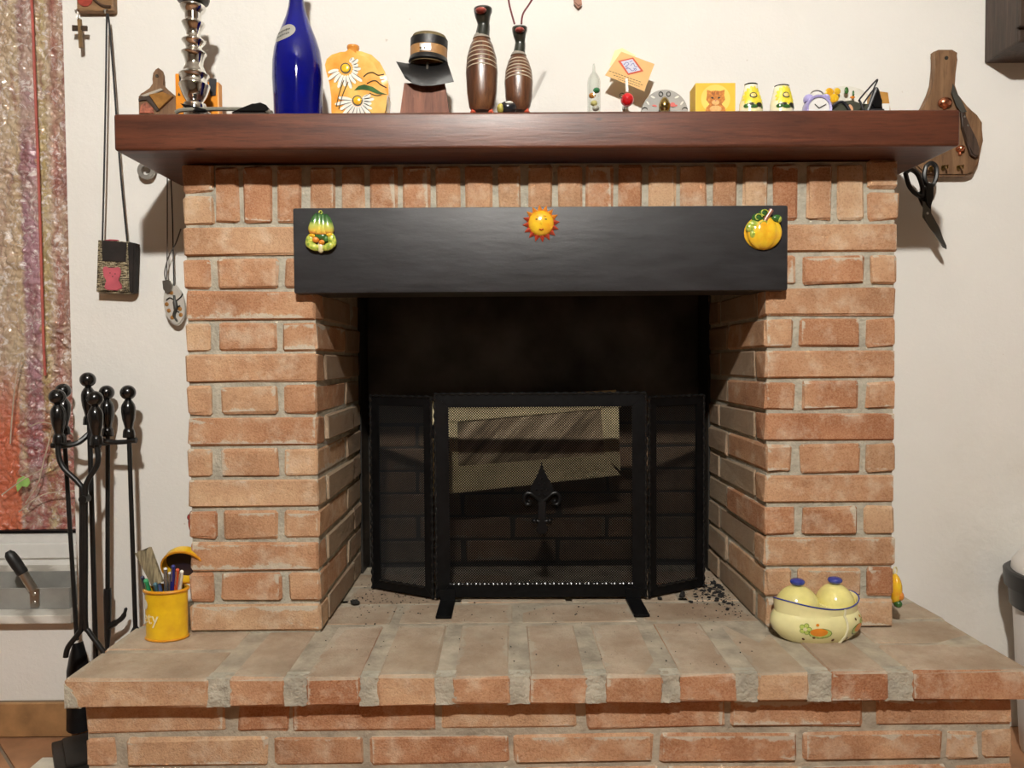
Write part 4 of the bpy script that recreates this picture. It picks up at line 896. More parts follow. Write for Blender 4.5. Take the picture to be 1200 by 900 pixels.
bm = bm_(); p = P(779, 122, Ya-.012); lathe(bm, [(0, -9*s), (4.5*s, -8*s), (6.6*s, -4*s), (6.6*s, -.5*s), (5*s, 4*s), (2.5*s, 7.5*s), (0, 9*s)], (p.x, Ya-.010, p.z), 20); link('brass_egg', bm, BRASS, hf, True)
bm = bm_(); p = P(788, 123, Ya); prism(bm, ell(3*s, 2.6*s, 10, p.x, p.z), (0, Ya, 0), XV, ZV, (0, -.002, 0)); link('red_cheek', bm, M('mark_red', (.65, .12, .10), .5), hf)
# yellow box with cat picture
Yx = -.02; s = S(Yx)
x0, x1, z1 = P(815, 115, Yx).x, P(862, 115, Yx).x, P(838, 97, Yx).z
cb = thing('cat_picture_box', 'yellow box with an orange kitten picture on the mantel shelf', 'box', ((x0+x1)/2, Yx, ST))
bm = bm_(); bbox(bm, (x0, Yx, ST), (x1, Yx+.05, z1), .0015); link('box_body', bm, M('box_yellow', (.80, .50, .03), .5, var=.04), cb)
cx_, cz_ = (x0+x1)/2, P(838, 116, Yx).z
HALO = M('halo_yellow', (.86, .62, .12), .5, var=.04); FUR = M('fur_orange', (.66, .25, .04), .7, var=.25, scale=220, alt=(.36, .11, .02)); FURL = M('fur_light', (.82, .48, .18), .7, var=.15, scale=160)
bm = bm_(); prism(bm, ell(17*s, 16.5*s, 28, cx_, cz_), (0, Yx, 0), XV, ZV, (0, -.0004, 0)); link('halo', bm, HALO, cb)
kit = bm_(); prism(kit, [(cx_+a*s, cz_+b_*s) for a, b_ in ((-10, 10.5), (-6, 9), (0, 9.5), (6, 9), (10.5, 10.5), (10, 4), (11, -1), (7, -6), (11, -10), (12, -16), (-12, -16), (-11, -10), (-7, -6), (-11, -1), (-10, 4))], (0, Yx-.0004, 0), XV, ZV, (0, -.0004, 0)); kt = link('kitten', kit, FUR, cb)
bm = bm_(); prism(bm, ell(4.5*s, 3*s, 12, cx_, cz_-4*s), (0, Yx-.0008, 0), XV, ZV, (0, -.0003, 0)); prism(bm, ell(7*s, 4*s, 12, cx_, cz_-11.5*s), (0, Yx-.0008, 0), XV, ZV, (0, -.0003, 0)); link('pale_fur', bm, FURL, kt)
for sg in (-1, 1):
    bm = bm_(); prism(bm, ell(1.7*s, 1*s, 8, cx_+sg*3.8*s, cz_+1.2*s, sg*.3), (0, Yx-.0008, 0), XV, ZV, (0, -.0004, 0)); link('eye', bm, DKLINE, kt)
    for i in range(2):
        bm = bm_(); prism(bm, ell(.6*s, 2*s, 8, cx_+sg*(1.5+2*i)*s, cz_+6.5*s), (0, Yx-.0008, 0), XV, ZV, (0, -.0003, 0)); link('fur_stripe', bm, M('fur_dark', (.30, .09, .02), .7), kt)
bm = bm_(); prism(bm, [(cx_-1.2*s, cz_-1.5*s), (cx_+1.2*s, cz_-1.5*s), (cx_, cz_-3.2*s)], (0, Yx-.0012, 0), XV, ZV, (0, -.0003, 0)); link('nose', bm, M('nose_pink', (.5, .15, .12), .5), kt)
# sunflower shakers
for k, (u, vt, wt, wb, lab) in enumerate(((880, 99, 8, 13.5, 'sunflower ceramic shaker next to the yellow kitten box'), (916, 101, 9, 13.5, 'sunflower ceramic shaker next to the lilac alarm clock'))):
    Y = -.04; s = S(Y); q = P(u, 125, Y); z = lambda v: P(u, v, Y).z-ST
    sh = thing('sunflower_shaker', lab, 'shaker', (q.x, Y, ST), 'sunflower shakers')
    pr = [(0, 0), (wb*s, 0), (wb*1.02*s, .004), (wb*.98*s, z(122)), (wt*1.15*s, z(110)), (wt*s, z(103)), (wt*.9*s, z(vt+1))]
    bm = bm_(); lathe(bm, pr, (q.x, Y, ST), 26, 1, .8); link('shaker_body', bm, glossy('shaker_cream', (.84, .80, .62), alt=(.80, .70, .30)), sh, True)
    bm = bm_(); lathe(bm, [(wt*.92*s, z(vt+1.5)), (wt*.96*s, z(vt)), (wt*.6*s, z(vt-1.2)), (0, z(vt-1.5))], (q.x, Y, ST), 24, 1, .8); link('black_cap', bm, glossy('cap_black', (.01, .01, .012)), sh, True)
    fz = z(114.5); fa = -PI/2+(.15 if k else 0)
    for i in range(14):
        a = 2*PI*i/14; bm = bm_(); o_ = []
        for t_ in range(10):
            ex, ey = 7.2+4.4*math.cos(t_*PI/5), 2.1*math.sin(t_*PI/5); X_ = ex*math.cos(a)-ey*math.sin(a); Z_ = ex*math.sin(a)+ey*math.cos(a)
            o_.append((fa+X_*s/(wt*1.15*s), fz+Z_*s))
        wrap_patch(bm, pr, (q.x, Y, ST), o_, .0008, 1, .8); link('petal', bm, M('petal_yellow', (.86, .72, .05), .35, var=.1), sh, True)
    for rr, m_, of in ((3.6, DKLINE, .0016), (2.5, M('flower_heart', (.80, .62, .20), .4), .0024)):
        bm = bm_(); wrap_patch(bm, pr, (q.x, Y, ST), [(fa+rr*math.cos(t_*PI/8)/(wt*1.15), fz+rr*s*math.sin(t_*PI/8)) for t_ in range(16)], of, 1, .8); link('flower_centre', bm, m_, sh, True)
    for i, (du, v, a_, b_) in enumerate(((-8, 127, 4, 2.4), (7, 126, 4.5, 2.6), (0, 128, 5, 2), (-3, 125, 3, 1.5), (11, 128, 2.5, 2))):
        bm = bm_(); wrap_patch(bm, pr, (q.x, Y, ST), [(fa+(du+a_*math.cos(t_*PI/6))/wb, z(v)+b_*s*math.sin(t_*PI/6)) for t_ in range(12)], .0012, 1, .8); link('leaf', bm, GRN if i % 2 == 0 else DKLINE, sh, True)
# lilac alarm clock
Y = -.035; s = S(Y); q = P(957, 126, Y)
LIL = glossy('lilac', (.40, .36, .68), var=.05, rough=.3); ck = thing('alarm_clock', 'small lilac twin-bell alarm clock on the mantel shelf', 'clock', (q.x, Y, ST))
R_ = 15.5*s; zc = ST+R_+.004-.002; zc = P(957, 129, Y).z
ry = Matrix.Rotation(PI/2, 4, 'X')
bm = bm_(); lathe(bm, [(0, -.012), (R_*.9, -.012), (R_, -.008), (R_, .012), (R_*.93, .015), (R_*.8, .014), (R_*.8, .010), (0, .010)], seg=32, mat=Matrix.Translation((q.x, Y, zc)) @ ry); link('clock_case', bm, LIL, ck, True)
bm = bm_(); lathe(bm, [(0, .0105), (R_*.79, .0105), (R_*.79, .0112), (0, .0112)], seg=28, mat=Matrix.Translation((q.x, Y, zc)) @ ry); dl = link('dial', bm, WHITE, ck)
for a, ln in ((.5, .6), (2.4, .45)):
    bm = bm_(); tube(bm, [(q.x, Y-.0125, zc), (q.x+R_*ln*math.cos(a), Y-.0125, zc+R_*ln*math.sin(a))], .0008, 5); link('hand', bm, DKLINE, dl)
for sg in (-1, 1):
    bm = bm_(); mt = Matrix.Translation((q.x+sg*10.5*s, Y, zc+13.5*s)) @ Matrix.Rotation(sg*.62, 4, 'Y'); lathe(bm, [(6*s, -2.2*s), (6.2*s, -1.8*s), (5.4*s, 1*s), (3.4*s, 3.4*s), (0, 4.4*s)], seg=20, mat=mt); b_o = link('bell', bm, LIL, ck, True)
    bm = bm_(); lathe(bm, [(0, -2.6*s), (5.6*s, -2.6*s), (5.9*s, -2.0*s)], seg=20, mat=mt); link('bell_mouth', bm, DKLINE, b_o, True)
    bm = bm_(); tube(bm, [(q.x+sg*5.5*s, Y, ST), (q.x+sg*5.5*s, Y, zc-R_*.8)], .003, 8); link('foot', bm, LIL, ck)
bm = bm_(); tube(bm, [(q.x+9*s*math.cos(PI*t/10), Y, zc+14*s+8.5*s*math.sin(PI*t/10)) for t in range(11)], .0014, 8); link('carrying_handle', bm, STEEL, ck, True)
# dish leaning against the wall
Y = .13; s = S(Y); q = P(990, 122, Y)
ds = thing('painted_dish', 'yellow and white painted ceramic dish leaning behind the alarm clock', 'dish', (q.x, Y, ST))
dm_ = Matrix.Translation((q.x, Y, q.z-6*s)) @ Matrix.Rotation(PI/2-.12, 4, 'X')
bm = bm_(); lathe(bm, [(0, -.004), (24*s, -.004), (33*s, .003), (33.5*s, .006), (32*s, .006), (23*s, 0), (0, 0)], seg=36, sy=.8, mat=dm_); link('dish_body', bm, glossy('dish_white', (.80, .78, .70)), ds, True)
for (u, v, a_, b_, m_) in ((972, 108, 5, 5, YEL), (977, 115, 6, 5, YEL), (968, 114, 4, 5, LIME), (981, 107, 4, 4, YEL), (992, 106, 2.6, 4, GRN), (1000, 110, 1.4, 4, GRN), (999, 114, 3, 1.6, ORG)):
    p = P(u, v, Y-.01); bm = bm_(); sphere(bm, (p.x, Y-.010, p.z), 1, a_*s, .002, b_*s, 12); link('painted_petal', bm, m_, ds, True)
# amber box at the right end
Y = .09; s = S(Y); x0, x1 = P(1026, 115, Y).x, P(1046, 115, Y).x
bm = bm_(); prism(bm, [(x0, ST), (x1+.006, ST), (P(1041, 108, Y).x, P(1041, 108, Y).z), (x0, P(1026, 106, Y).z)], (0, Y, 0), XV, ZV, (0, .06, 0), .002)
single('amber_box', bm, M('amber_card', (.50, .25, .05), .5, var=.15), 'amber brown card box at the right end of the mantel shelf', 'box')
# olive pouch and dark sunglasses with cords
Y = -.01
pts_ = pxpoly([(968, 133), (972, 126), (983, 118), (1000, 116), (1018, 122), (1034, 126), (1036, 133)], Y); pts_ = [(x, ST if z < P(1000, 132, Y).z else z) for x, z in pts_]
pc = thing('olive_pouch', 'dark olive fabric pouch lying between the alarm clock and black spectacles', 'pouch', (P(1000, 130, Y).x, Y, ST))
bm = bm_(); prism(bm, pts_, (0, Y, 0), XV, ZV, (0, .05, 0), .008); link('pouch_body', bm, M('olive', (.055, .058, .035), .8, var=.2, bmp=.3), pc, True)
bm = bm_(); tube(bm, bez([P(u, v, Y-.003) for u, v in ((974, 126), (983, 120), (990, 121), (996, 130))], 5), .003, 8); link('black_trim', bm, BKP, pc, True)
bm = bm_(); p = P(996, 127, Y); prism(bm, ell(2*S(Y), 4*S(Y), 12, p.x, p.z, .5), (0, Y-.001, 0), XV, ZV, (0, -.004, 0)); link('orange_tab', bm, M('tab_peach', (.75, .40, .22), .5), pc)
Y = -.05; s = S(Y)
gl = thing('black_spectacles', 'folded black spectacles with upright arms at the right of the mantel shelf', 'spectacles', (P(1024, 130, Y).x, Y, ST))
for pp in ([(1007, 117), (1010, 113), (1026, 95), (1028, 95), (1024, 104), (1018, 124)], [(1012, 121), (1022, 107), (1027, 103), (1030, 108), (1033, 122)]):
    bm = bm_(); tube(bm, bez([P(u, v, Y+.004*i) for i, (u, v) in enumerate(pp)], 5), .0017, 8); link('arm', bm, BKP, gl, True)
bm = bm_(); tube(bm, [P(1006.5, 117, Y), P(1009, 121, Y), (P(1014, 130, Y).x, Y, ST+.003)], .0022, 8); tube(bm, [P(1027, 104, Y), P(1020, 122, Y), (P(1015, 131, Y).x, Y, ST+.003)], .0035, 8); link('bridge', bm, BKP, gl, True)
for pp in ([(1024, 106), (1030, 104), (1034, 118), (1035, 127), (1024, 127), (1020, 120)],):
    bm = bm_(); prism(bm, [(x, z) for x, z in pxpoly(pp, Y)], (0, Y, 0), XV, ZV, (0, .012, 0), .003); link('lens', bm, glossy('lens_black', (.006, .006, .007)), gl, True)
bm = bm_(); a, b_ = P(1014, 127, Y), P(1037, 127, Y); bbox(bm, (a.x, Y, ST), (b_.x, Y+.02, a.z), .003); link('folded_frame', bm, BKP, gl, True)
bm = bm_(); a, b_ = P(1034, 121, -.02), P(1043, 121, -.02); bbox(bm, (a.x, -.02, ST), (b_.x, 0, a.z), .002); single('white_eraser', bm, WHITE, 'small white block beside the black spectacles on the shelf', 'block')

# ------------------------------------------------------------------ right wall: cutting board, knife, scissors, cabinet
Yw = .195
kb = thing('cutting_board', 'wooden paddle cutting board with copper knobs hung right of the mantel', 'cutting board', (P(1120, 200, Yw).x, Yw, P(1120, 206, Yw).z))
ol = [(1095, 60), (1101, 57.5), (1117, 57.5), (1123, 61), (1122, 70), (1118, 85), (1117, 100), (1121, 112), (1133, 124), (1146, 134), (1152, 143), (1152, 165), (1148, 190), (1141, 203), (1132, 206), (1085, 206), (1068, 190), (1066, 160), (1070, 140), (1083, 124), (1092, 110), (1096, 98), (1096, 80)]
bm = bm_(); prism(bm, pxpoly(ol, Yw), (0, Yw, 0), XV, ZV, (0, .02, 0), .004); link('paddle', bm, BOARDWOOD, kb, True)
bm = bm_(); p = P(1109, 68, Yw); lathe(bm, [(0, -.001), (.0045, -.001), (.0045, .001), (0, .001)], seg=14, mat=Matrix.Translation(p) @ Matrix.Rotation(PI/2, 4, 'X')); link('hanging_hole', bm, DKLINE, kb)
for (u, v, r_) in ((1106, 121, 8), (1124, 175, 5)):
    p = P(u, v, Yw); bm = bm_(); sphere(bm, (p.x, Yw-.005, p.z), 1, r_*S(Yw), .011, r_*.75*S(Yw), 16); tube(bm, [(p.x, Yw, p.z), (p.x, Yw-.004, p.z-.014)], .004, 8); link('copper_knob', bm, COPPER, kb, True)
for (u, v) in ((1091, 198), (1105, 197), (1123, 197)):
    p = P(u, v, Yw); bm = bm_(); tube(bm, bez([(p.x, Yw, p.z+.004), (p.x, Yw-.012, p.z+.003), (p.x, Yw-.018, p.z-.005), (p.x, Yw-.02, p.z+.003)], 4), .0016, 6); prism(bm, ell(.005, .007, 10, p.x, p.z), (0, Yw, 0), XV, ZV, (0, -.0015, 0)); link('hook', bm, BRASS, kb, True)
kn = thing('kitchen_knife', 'knife with dark riveted handle hung on the cutting board', 'knife', (P(1140, 160, Yw).x, Yw-.018, P(1140, 182, Yw).z))
bm = bm_(); prism(bm, pxpoly([(1127, 131), (1132, 132), (1137, 148), (1145, 164), (1149, 174), (1148, 182), (1144, 184), (1139, 181), (1134, 166), (1129, 148)], Yw-.012), (0, Yw-.012, 0), XV, ZV, (0, .011, 0), .003); link('handle', bm, DARKWOOD, kn, True)
for (u, v) in ((1130.5, 137), (1134.5, 147)):
    p = P(u, v, Yw-.012); bm = bm_(); sphere(bm, (p.x, Yw-.012, p.z), 1, .0024, .0012, .0024, 8); link('rivet', bm, STEEL, kn, True)
bm = bm_(); prism(bm, pxpoly([(1117, 98), (1121, 108), (1127, 118), (1133, 131), (1127, 132), (1121, 124), (1115, 108)], Yw-.008), (0, Yw-.008, 0), XV, ZV, (0, .002, 0)); link('blade', bm, M('blade_dull', (.10, .095, .08), .5, .5), kn)
Ys = .165; sc = thing('scissors', 'black handled kitchen scissors hanging from the cutting board hook', 'scissors', (P(1085, 250, Ys).x, Ys, P(1105, 293, Ys).z))
def loop(pts_, r_, nm, mat_, n=5): 
    b_ = bm_(); q_ = bez([P(u, v, Ys) for u, v in pts_+pts_[:1]], n)[:-1]; tube(b_, q_, r_, 8, True); link(nm, b_, mat_, sc, True)
HND = M('handle_black', (.012, .012, .012), .35)
loop([(1061, 203), (1067, 199), (1075, 204), (1080, 216), (1082, 228), (1076, 229), (1066, 219)], .0052, 'handle', HND)
loop([(1085, 195), (1091, 191), (1097, 196), (1097, 208), (1092, 218), (1086, 216), (1083, 206)], .0052, 'handle', HND)
bm = bm_(); prism(bm, pxpoly([(1074, 226), (1083, 222), (1088, 235), (1086, 248), (1080, 240)], Ys), (0, Ys-.002, 0), XV, ZV, (0, .007, 0), .002); prism(bm, pxpoly([(1084, 214), (1093, 216), (1092, 232), (1089, 246), (1084, 240), (1082, 226)], Ys), (0, Ys-.007, 0), XV, ZV, (0, .006, 0), .002); link('grip_neck', bm, HND, sc, True)
BLD = M('blade_grey', (.22, .22, .20), .3, .9)
bm = bm_(); prism(bm, pxpoly([(1082, 240), (1089, 243), (1092, 252), (1109, 288), (1109, 292), (1105, 290), (1093, 272), (1081, 254)], Ys), (0, Ys-.001, 0), XV, ZV, (0, .002, 0)); link('blade', bm, BLD, sc)
bm = bm_(); prism(bm, pxpoly([(1080, 236), (1090, 240), (1090, 250), (1100, 268), (1108, 292), (1100, 284), (1088, 266), (1081, 252)], Ys), (0, Ys-.0045, 0), XV, ZV, (0, .002, 0)); link('blade', bm, BLD, sc)
bm = bm_(); p = P(1087, 250, Ys-.006); sphere(bm, p, .003, 1, .5, 1, 8); link('pivot', bm, STEEL, sc, True)
bm = bm_(); a = P(1183, 40, .13); b_ = P(1190, 56, .13); bbox(bm, (a.x, .10, b_.z), (a.x+.5, WY, b_.z+.6), .004); cbx = thing('wall_cabinet', 'dark wooden wall cabinet corner at the top right', 'cabinet', (a.x+.25, .16, b_.z)); link('cabinet_body', bm, DARKWOOD, cbx)
bm = bm_(); bbox(bm, (a.x-.006, .088, b_.z+.03), (a.x+.5, .102, b_.z+.6), .003); link('door', bm, DARKWOOD, cbx)

# ------------------------------------------------------------------ left wall: key rack, cross, phone pouch, pendants
Yl = .20
a, b_ = P(90, 13, Yl), P(133, 13, Yl)
kr = thing('key_rack', 'painted wooden key rack at the top left of the wall', 'rack', ((a.x+b_.x)/2, Yl, a.z))
bm = bm_(); bbox(bm, (a.x, Yl, a.z), (b_.x, WY, a.z+.12), .003); link('rack_board', bm, RACKWOOD, kr)
bm = bm_(); p = P(100, 0, Yl); prism(bm, ell(.017, .016, 16, p.x, p.z), (0, Yl, 0), XV, ZV, (0, -.002, 0)); link('painted_rose', bm, M('rose_red', (.35, .05, .03), .5, var=.3), kr)
bm = bm_(); tube(bm, bez([P(u, v, Yl-.001) for u, v in ((106, -6), (113, 2), (121, 7), (130, 8))], 4), .0035, 6); link('painted_branch', bm, M('branch_dark', (.06, .03, .015), .6), kr)
for u in (92.5, 126):
    p = P(u, 15, Yl); bm = bm_(); tube(bm, bez([(p.x, Yl+.004, p.z+.008), (p.x, Yl-.008, p.z+.004), (p.x, Yl-.012, p.z-.006), (p.x, Yl-.016, p.z)], 4), .0015, 6); link('hook', bm, STEEL, kr, True)
cr = thing('wooden_cross', 'small wooden cross hanging from the key rack', 'cross', (P(93, 54, Yl-.01).x, Yl-.01, P(93, 54, Yl-.01).z))
bm = bm_(); prism(bm, pxpoly([(90, 22), (94.5, 22), (96, 55), (92, 55.5)], Yl-.012), (0, Yl-.012, 0), XV, ZV, (0, .007, 0), .0012); link('upright', bm, M('cross_wood', (.25, .15, .06), .5, var=.3), cr)
bm = bm_(); prism(bm, pxpoly([(84, 29), (101.5, 30), (101.5, 35.5), (84, 35.5)], Yl-.011), (0, Yl-.011, 0), XV, ZV, (0, .006, 0), .0012); link('crossbar', bm, M('cross_dark', (.09, .055, .03), .5, var=.4), cr)
bm = bm_(); p = P(92, 19, Yl-.012); tube(bm, [(p.x+.003*math.cos(t*PI/5), p.y, p.z+.006*math.sin(t*PI/5)) for t in range(10)], .001, 6, True); link('ring', bm, STEEL, cr, True)
Yp = .185
pz = P(135, 345, Yp)
ph = thing('phone_pouch', 'woven phone pouch with pink bear patch hanging on a black cord', 'pouch', (pz.x, Yp, pz.z))
def woven():
    m, nt, b, out = newmat('woven'); v = objcoord(nt, (60, 60, 420), True); n = tex(nt, v, 1, 3); v2 = objcoord(nt, (1, 1, 1), True); n2 = tex(nt, v2, 300, 2)
    L(nt, ramp(nt, math_(nt, 'ADD', math_(nt, 'MULTIPLY', n, .7), math_(nt, 'MULTIPLY', n2, .3)), [(.42, (.015, .012, .01)), (.5, (.16, .12, .06)), (.6, (.50, .44, .30))]), b.inputs['Base Color']); b.inputs['Roughness'].default_value = .9
    L(nt, bump(nt, n, .6, .002), b.inputs['Normal']); return m
WV = woven(); DKF = M('dark_felt', (.018, .012, .010), .85, var=.3)
pl = pxpoly([(114, 281), (150, 283), (152, 344), (112, 342)], Yp)
bm = bm_(); prism(bm, pl, (0, Yp, 0), XV, ZV, (0, .03, 0), .004); link('pouch_body', bm, WV, ph, True)
bm = bm_(); prism(bm, pxpoly([(149, 283), (159, 285), (157, 343), (151, 344)], Yp+.005), (0, Yp+.002, 0), XV, ZV, (0, .026, 0), .003); link('pouch_side', bm, DKF, ph, True)
bm = bm_(); prism(bm, pxpoly([(119, 282), (148, 284), (147.5, 307), (120, 306)], Yp-.001), (0, Yp+.001, 0), XV, ZV, (0, -.003, 0), .001); link('dark_window', bm, DKF, ph)
PNK = M('patch_pink', (.52, .10, .13), .8, var=.15, bmp=.3)
bear = bm_(); p = P(132, 324, Yp)
prism(bear, pxpoly([(121, 316), (122, 313), (125, 312.5), (128, 314.5), (135, 314.5), (138, 313), (141, 314), (142.5, 318), (141, 325), (139, 329), (143, 333), (143.5, 338), (138, 340.5), (126, 340), (123, 337), (124, 332), (126, 329), (122, 324)], Yp), (0, Yp-.0003, 0), XV, ZV, (0, -.003, 0), .001); br = link('bear_patch', bear, PNK, ph, True)
for (u, v) in ((129, 320), (135, 321), (132, 324)):
    p = P(u, v, Yp-.003); bm = bm_(); sphere(bm, p, .0015, seg=8); link('bear_eye', bm, DKLINE, br, True)
bm = bm_(); p = P(131, 282, Yp+.01); sphere(bm, p, 1, .018, .008, .003, 12); link('pink_lining', bm, PNK, ph, True)
bm = bm_(); tube(bm, bez([P(120, 282, Yp+.004), P(122, 200, Yp), P(124, 100, Yp), P(125, 24, Yp), P(126, 18.5, Yp), P(127.5, 23, Yp), P(133, 90, Yp), P(141, 200, Yp), P(149, 283, Yp+.004)], 6), .0021, 8); link('black_cord', bm, M('cord_black', (.012, .012, .014), .7), ph, True)
# pendants beside the pillar
Yq = .195
pd = thing('oval_pendant', 'oval grey stone pendant with a black lizard on a cord beside the brick', 'pendant', (P(203, 382, Yq).x, Yq, P(203, 382, Yq).z))
c = P(204, 357, Yq); sq = S(Yq)
bm = bm_(); prism(bm, ell(12*sq, 24.5*sq, 28, c.x, c.z, .12), (0, Yq, 0), XV, ZV, (0, .008, 0), .003); link('stone', bm, M('stone_grey', (.50, .47, .42), .5, var=.1), pd, True)
for (u, v) in ((201, 343), (195.5, 356.5), (198, 364), (202, 372), (211, 362), (212, 369)):
    p = P(u, v, Yq); bm = bm_(); sphere(bm, (p.x, Yq-.0002, p.z), 1, 2.5*sq, .0015, 2.5*sq, 10); link('brown_dot', bm, M('dot_brown', (.36, .16, .03), .4), pd, True)
bm = bm_(); tube(bm, bez([P(u, v, Yq-.001) for u, v in ((204, 346), (205, 354), (206, 362), (204, 370), (208, 377))], 4), .004, 8, radii=[.0028]*4+[.0055]*5+[.004]*4+[.0025]*3+[.001])
for pts_ in ([(205, 352), (199, 349), (195, 352)], [(206, 353), (212, 348), (214, 344)], [(206, 362), (211, 358)], [(206, 364), (210, 366)]): tube(bm, bez([P(u, v, Yq-.001) for u, v in pts_], 4), .0016, 6)
link('lizard', bm, DKLINE, pd, True)
bm = bm_(); tube(bm, bez([P(u, v, Yq+.002) for u, v in ((204, 337), (203, 300), (202, 250), (200, 205))], 5), .0014, 6); link('cord', bm, M('cord_black', (.012, .012, .014), .7), pd, True)
mt_ = thing('metal_tag', 'small steel tag on a grey cord beside the oval pendant', 'tag', (P(195, 342, Yq).x, Yq, P(195, 342, Yq).z))
bm = bm_(); prism(bm, pxpoly([(190, 329), (199, 327), (202, 332), (201, 341), (196, 344), (191, 339)], Yq-.006), (0, Yq-.006, 0), XV, ZV, (0, .004, 0), .001); link('tag_plate', bm, STEEL, mt_)
bm = bm_(); tube(bm, bez([P(u, v, Yq-.002) for u, v in ((194, 328), (193, 318), (198, 300), (206, 285), (212, 268))], 5), .0014, 6); tube(bm, bez([P(u, v, Yq-.003) for u, v in ((195, 328), (196, 290), (196, 205))], 5), .0013, 6); link('cord', bm, M('cord_grey', (.10, .09, .08), .7), mt_, True)
c = P(172, 200, .205); bm = bm_()
outer = [(c.x+.0195*math.cos(2*PI*k/24), c.z+.0195*math.sin(2*PI*k/24)) for k in range(24)]
A_ = [[bm.verts.new((c.x+r_*math.cos(2*PI*k/28), y_, c.z+r_*math.sin(2*PI*k/28))) for k in range(28)] for r_, y_ in ((.0205, .200), (.011, .200), (.011, .208), (.0205, .208))]
for i in range(4):
    for k in range(28): bm.faces.new((A_[i][k], A_[i][(k+1) % 28], A_[(i+1) % 4][(k+1) % 28], A_[(i+1) % 4][k]))
box(bm, (c.x-.006, .202, c.z+.018), (c.x+.006, .208, c.z+.08))
single('ring_opener', bm, M('ring_grey', (.42, .40, .36), .4, .6), 'flat grey metal ring hanging below the left end of the mantel', 'ring', True)
bm = bm_()

# ------------------------------------------------------------------ fire tools on their stand
TX, TY = P(103, 500, .12).x, .12
def grip(t, top, axis=Vector((0, 0, -1)), sc_=1.):     # ball knob and turned handle hanging from the ball centre down
    s_ = .0019*sc_; bm = bm_(); sphere(bm, top, 9*s_, seg=20); kb_ = link('ball_knob', bm, TOOLBLACK, t, True)
    z_ = axis.normalized(); x_ = z_.orthogonal().normalized(); y_ = z_.cross(x_); m_ = Matrix((x_, y_, z_)).transposed().to_4x4(); m_.translation = top
    bm = bm_(); lathe(bm, [(3*s_, 8*s_), (4.5*s_, 10*s_), (7*s_, 14*s_), (8*s_, 18*s_), (8*s_, 24*s_), (7*s_, 32*s_), (5*s_, 40*s_), (4.5*s_, 43*s_), (6*s_, 45*s_), (6.5*s_, 47*s_), (6.8*s_, 51*s_), (7*s_, 54*s_), (3*s_, 55*s_)], seg=18, mat=m_); link('handle', bm, TOOLBLACK, t, True)
    return top+z_*55*s_
stand = thing('tool_stand', 'black iron fire tool stand with ball knob left of the hearth', 'tool stand', (TX, TY, 0))
e = grip(stand, P(103, 445, TY), Vector((.01, 0, -1)))
bm = bm_(); tube(bm, [e, (e.x+.002, TY, .03)], .0055, 10); link('pole', bm, RODBLACK, stand, True)
HUBZ = P(103, 508, TY).z
for (u, v, Y) in ((66, 522, .075), (77, 519, .165), (112, 522, .075), (127, 518, .165), (155, 516, .12)):
    p = P(u, v, Y); bm = bm_(); h = Vector((TX+.002, TY, HUBZ)); tube(bm, bez([h, h.lerp(p, .4)+Vector((0, 0, -.012)), h.lerp(p, .85)+Vector((0, 0, -.006)), p], 5), .0055, 8)
    tube(bm, [(p.x-.010, p.y, p.z), (p.x+.010, p.y, p.z)], .0065, 8); link('arm', bm, RODBLACK, stand, True)
bm = bm_(); bbox(bm, (-.09, -.09, 0), (.09, .09, .018), .004, 2, Matrix.Translation((TX+.02, TY-.02, .015)) @ Matrix.Rotation(.6, 4, 'Z')); bbox(bm, (-.07, -.07, .018), (.07, .07, .03), .004, 2, Matrix.Translation((TX+.02, TY-.02, .015)) @ Matrix.Rotation(.6, 4, 'Z'))
link('base_plate', bm, M('base_black', (.022, .018, .015), .5, .2), stand, True)
for dx, dy in ((-.065, -.03), (.06, -.07), (.09, .02), (-.02, .06)):
    bm = bm_(); lathe(bm, [(0, 0), (.010, 0), (.010, .016), (0, .016)], (TX+dx, TY-.02+dy, 0), 10); link('foot', bm, RODBLACK, stand)
# tongs
tg = thing('fire_tongs', 'black fire tongs with two knobbed handles in front of the tool stand', 'tongs', (P(98, 600, .065).x, .065, P(98, 770, .065).z), 'fire tools')
for k, (b0, pth) in enumerate((((67, 465), [(68, 520), (69, 535), (75, 549), (93, 567), (96, 580), (96, 650), (96, 728), (92, 742), (80, 758), (77, 770)]), ((111, 467), [(113, 520), (115, 535), (113, 547), (103, 563), (100, 580), (100, 650), (100, 728), (104, 740), (115, 755), (124, 768)]))):
    e = grip(tg, P(*b0, .065), Vector((.02, 0, -1)))
    bm = bm_(); tube(bm, bez([e]+[P(u, v, .065) for u, v in pth], 4), .0058, 10); link('tong_arm', bm, RODBLACK, tg, True)
bm = bm_(); p = P(98, 585, .06); tube(bm, [(p.x, .055, p.z), (p.x, .075, p.z)], .009, 12); link('pivot', bm, RODBLACK, tg, True)
# shovel
sv = thing('fire_shovel', 'black fire shovel hanging at the back left of the tool stand', 'shovel', (P(90, 800, .165).x, .165, .06), 'fire tools')
e = grip(sv, P(74, 458, .165)); f_ = P(90, 750, .165)
bm = bm_(); tube(bm, [e, f_], .005, 10); link('rod', bm, RODBLACK, sv, True)
bm = bm_(); rows = []
for j in range(7):
    t_ = j/6; wd = .027*min(1, .4+t_*2.2); rows.append([(bm.verts.new((f_.x+.012*t_+(i-3)/3*wd, f_.y-.012-.03*t_+.016*((i-3)/3)**2, f_.z-.005-.20*t_)), bm.verts.new((f_.x+.012*t_+(i-3)/3*wd, f_.y-.009-.03*t_+.016*((i-3)/3)**2, f_.z-.005-.20*t_))) for i in range(7)])
for j in range(6):
    for i in range(6):
        for s_ in (0, 1): bm.faces.new((rows[j][i][s_], rows[j][i+1][s_], rows[j+1][i+1][s_], rows[j+1][i][s_]))
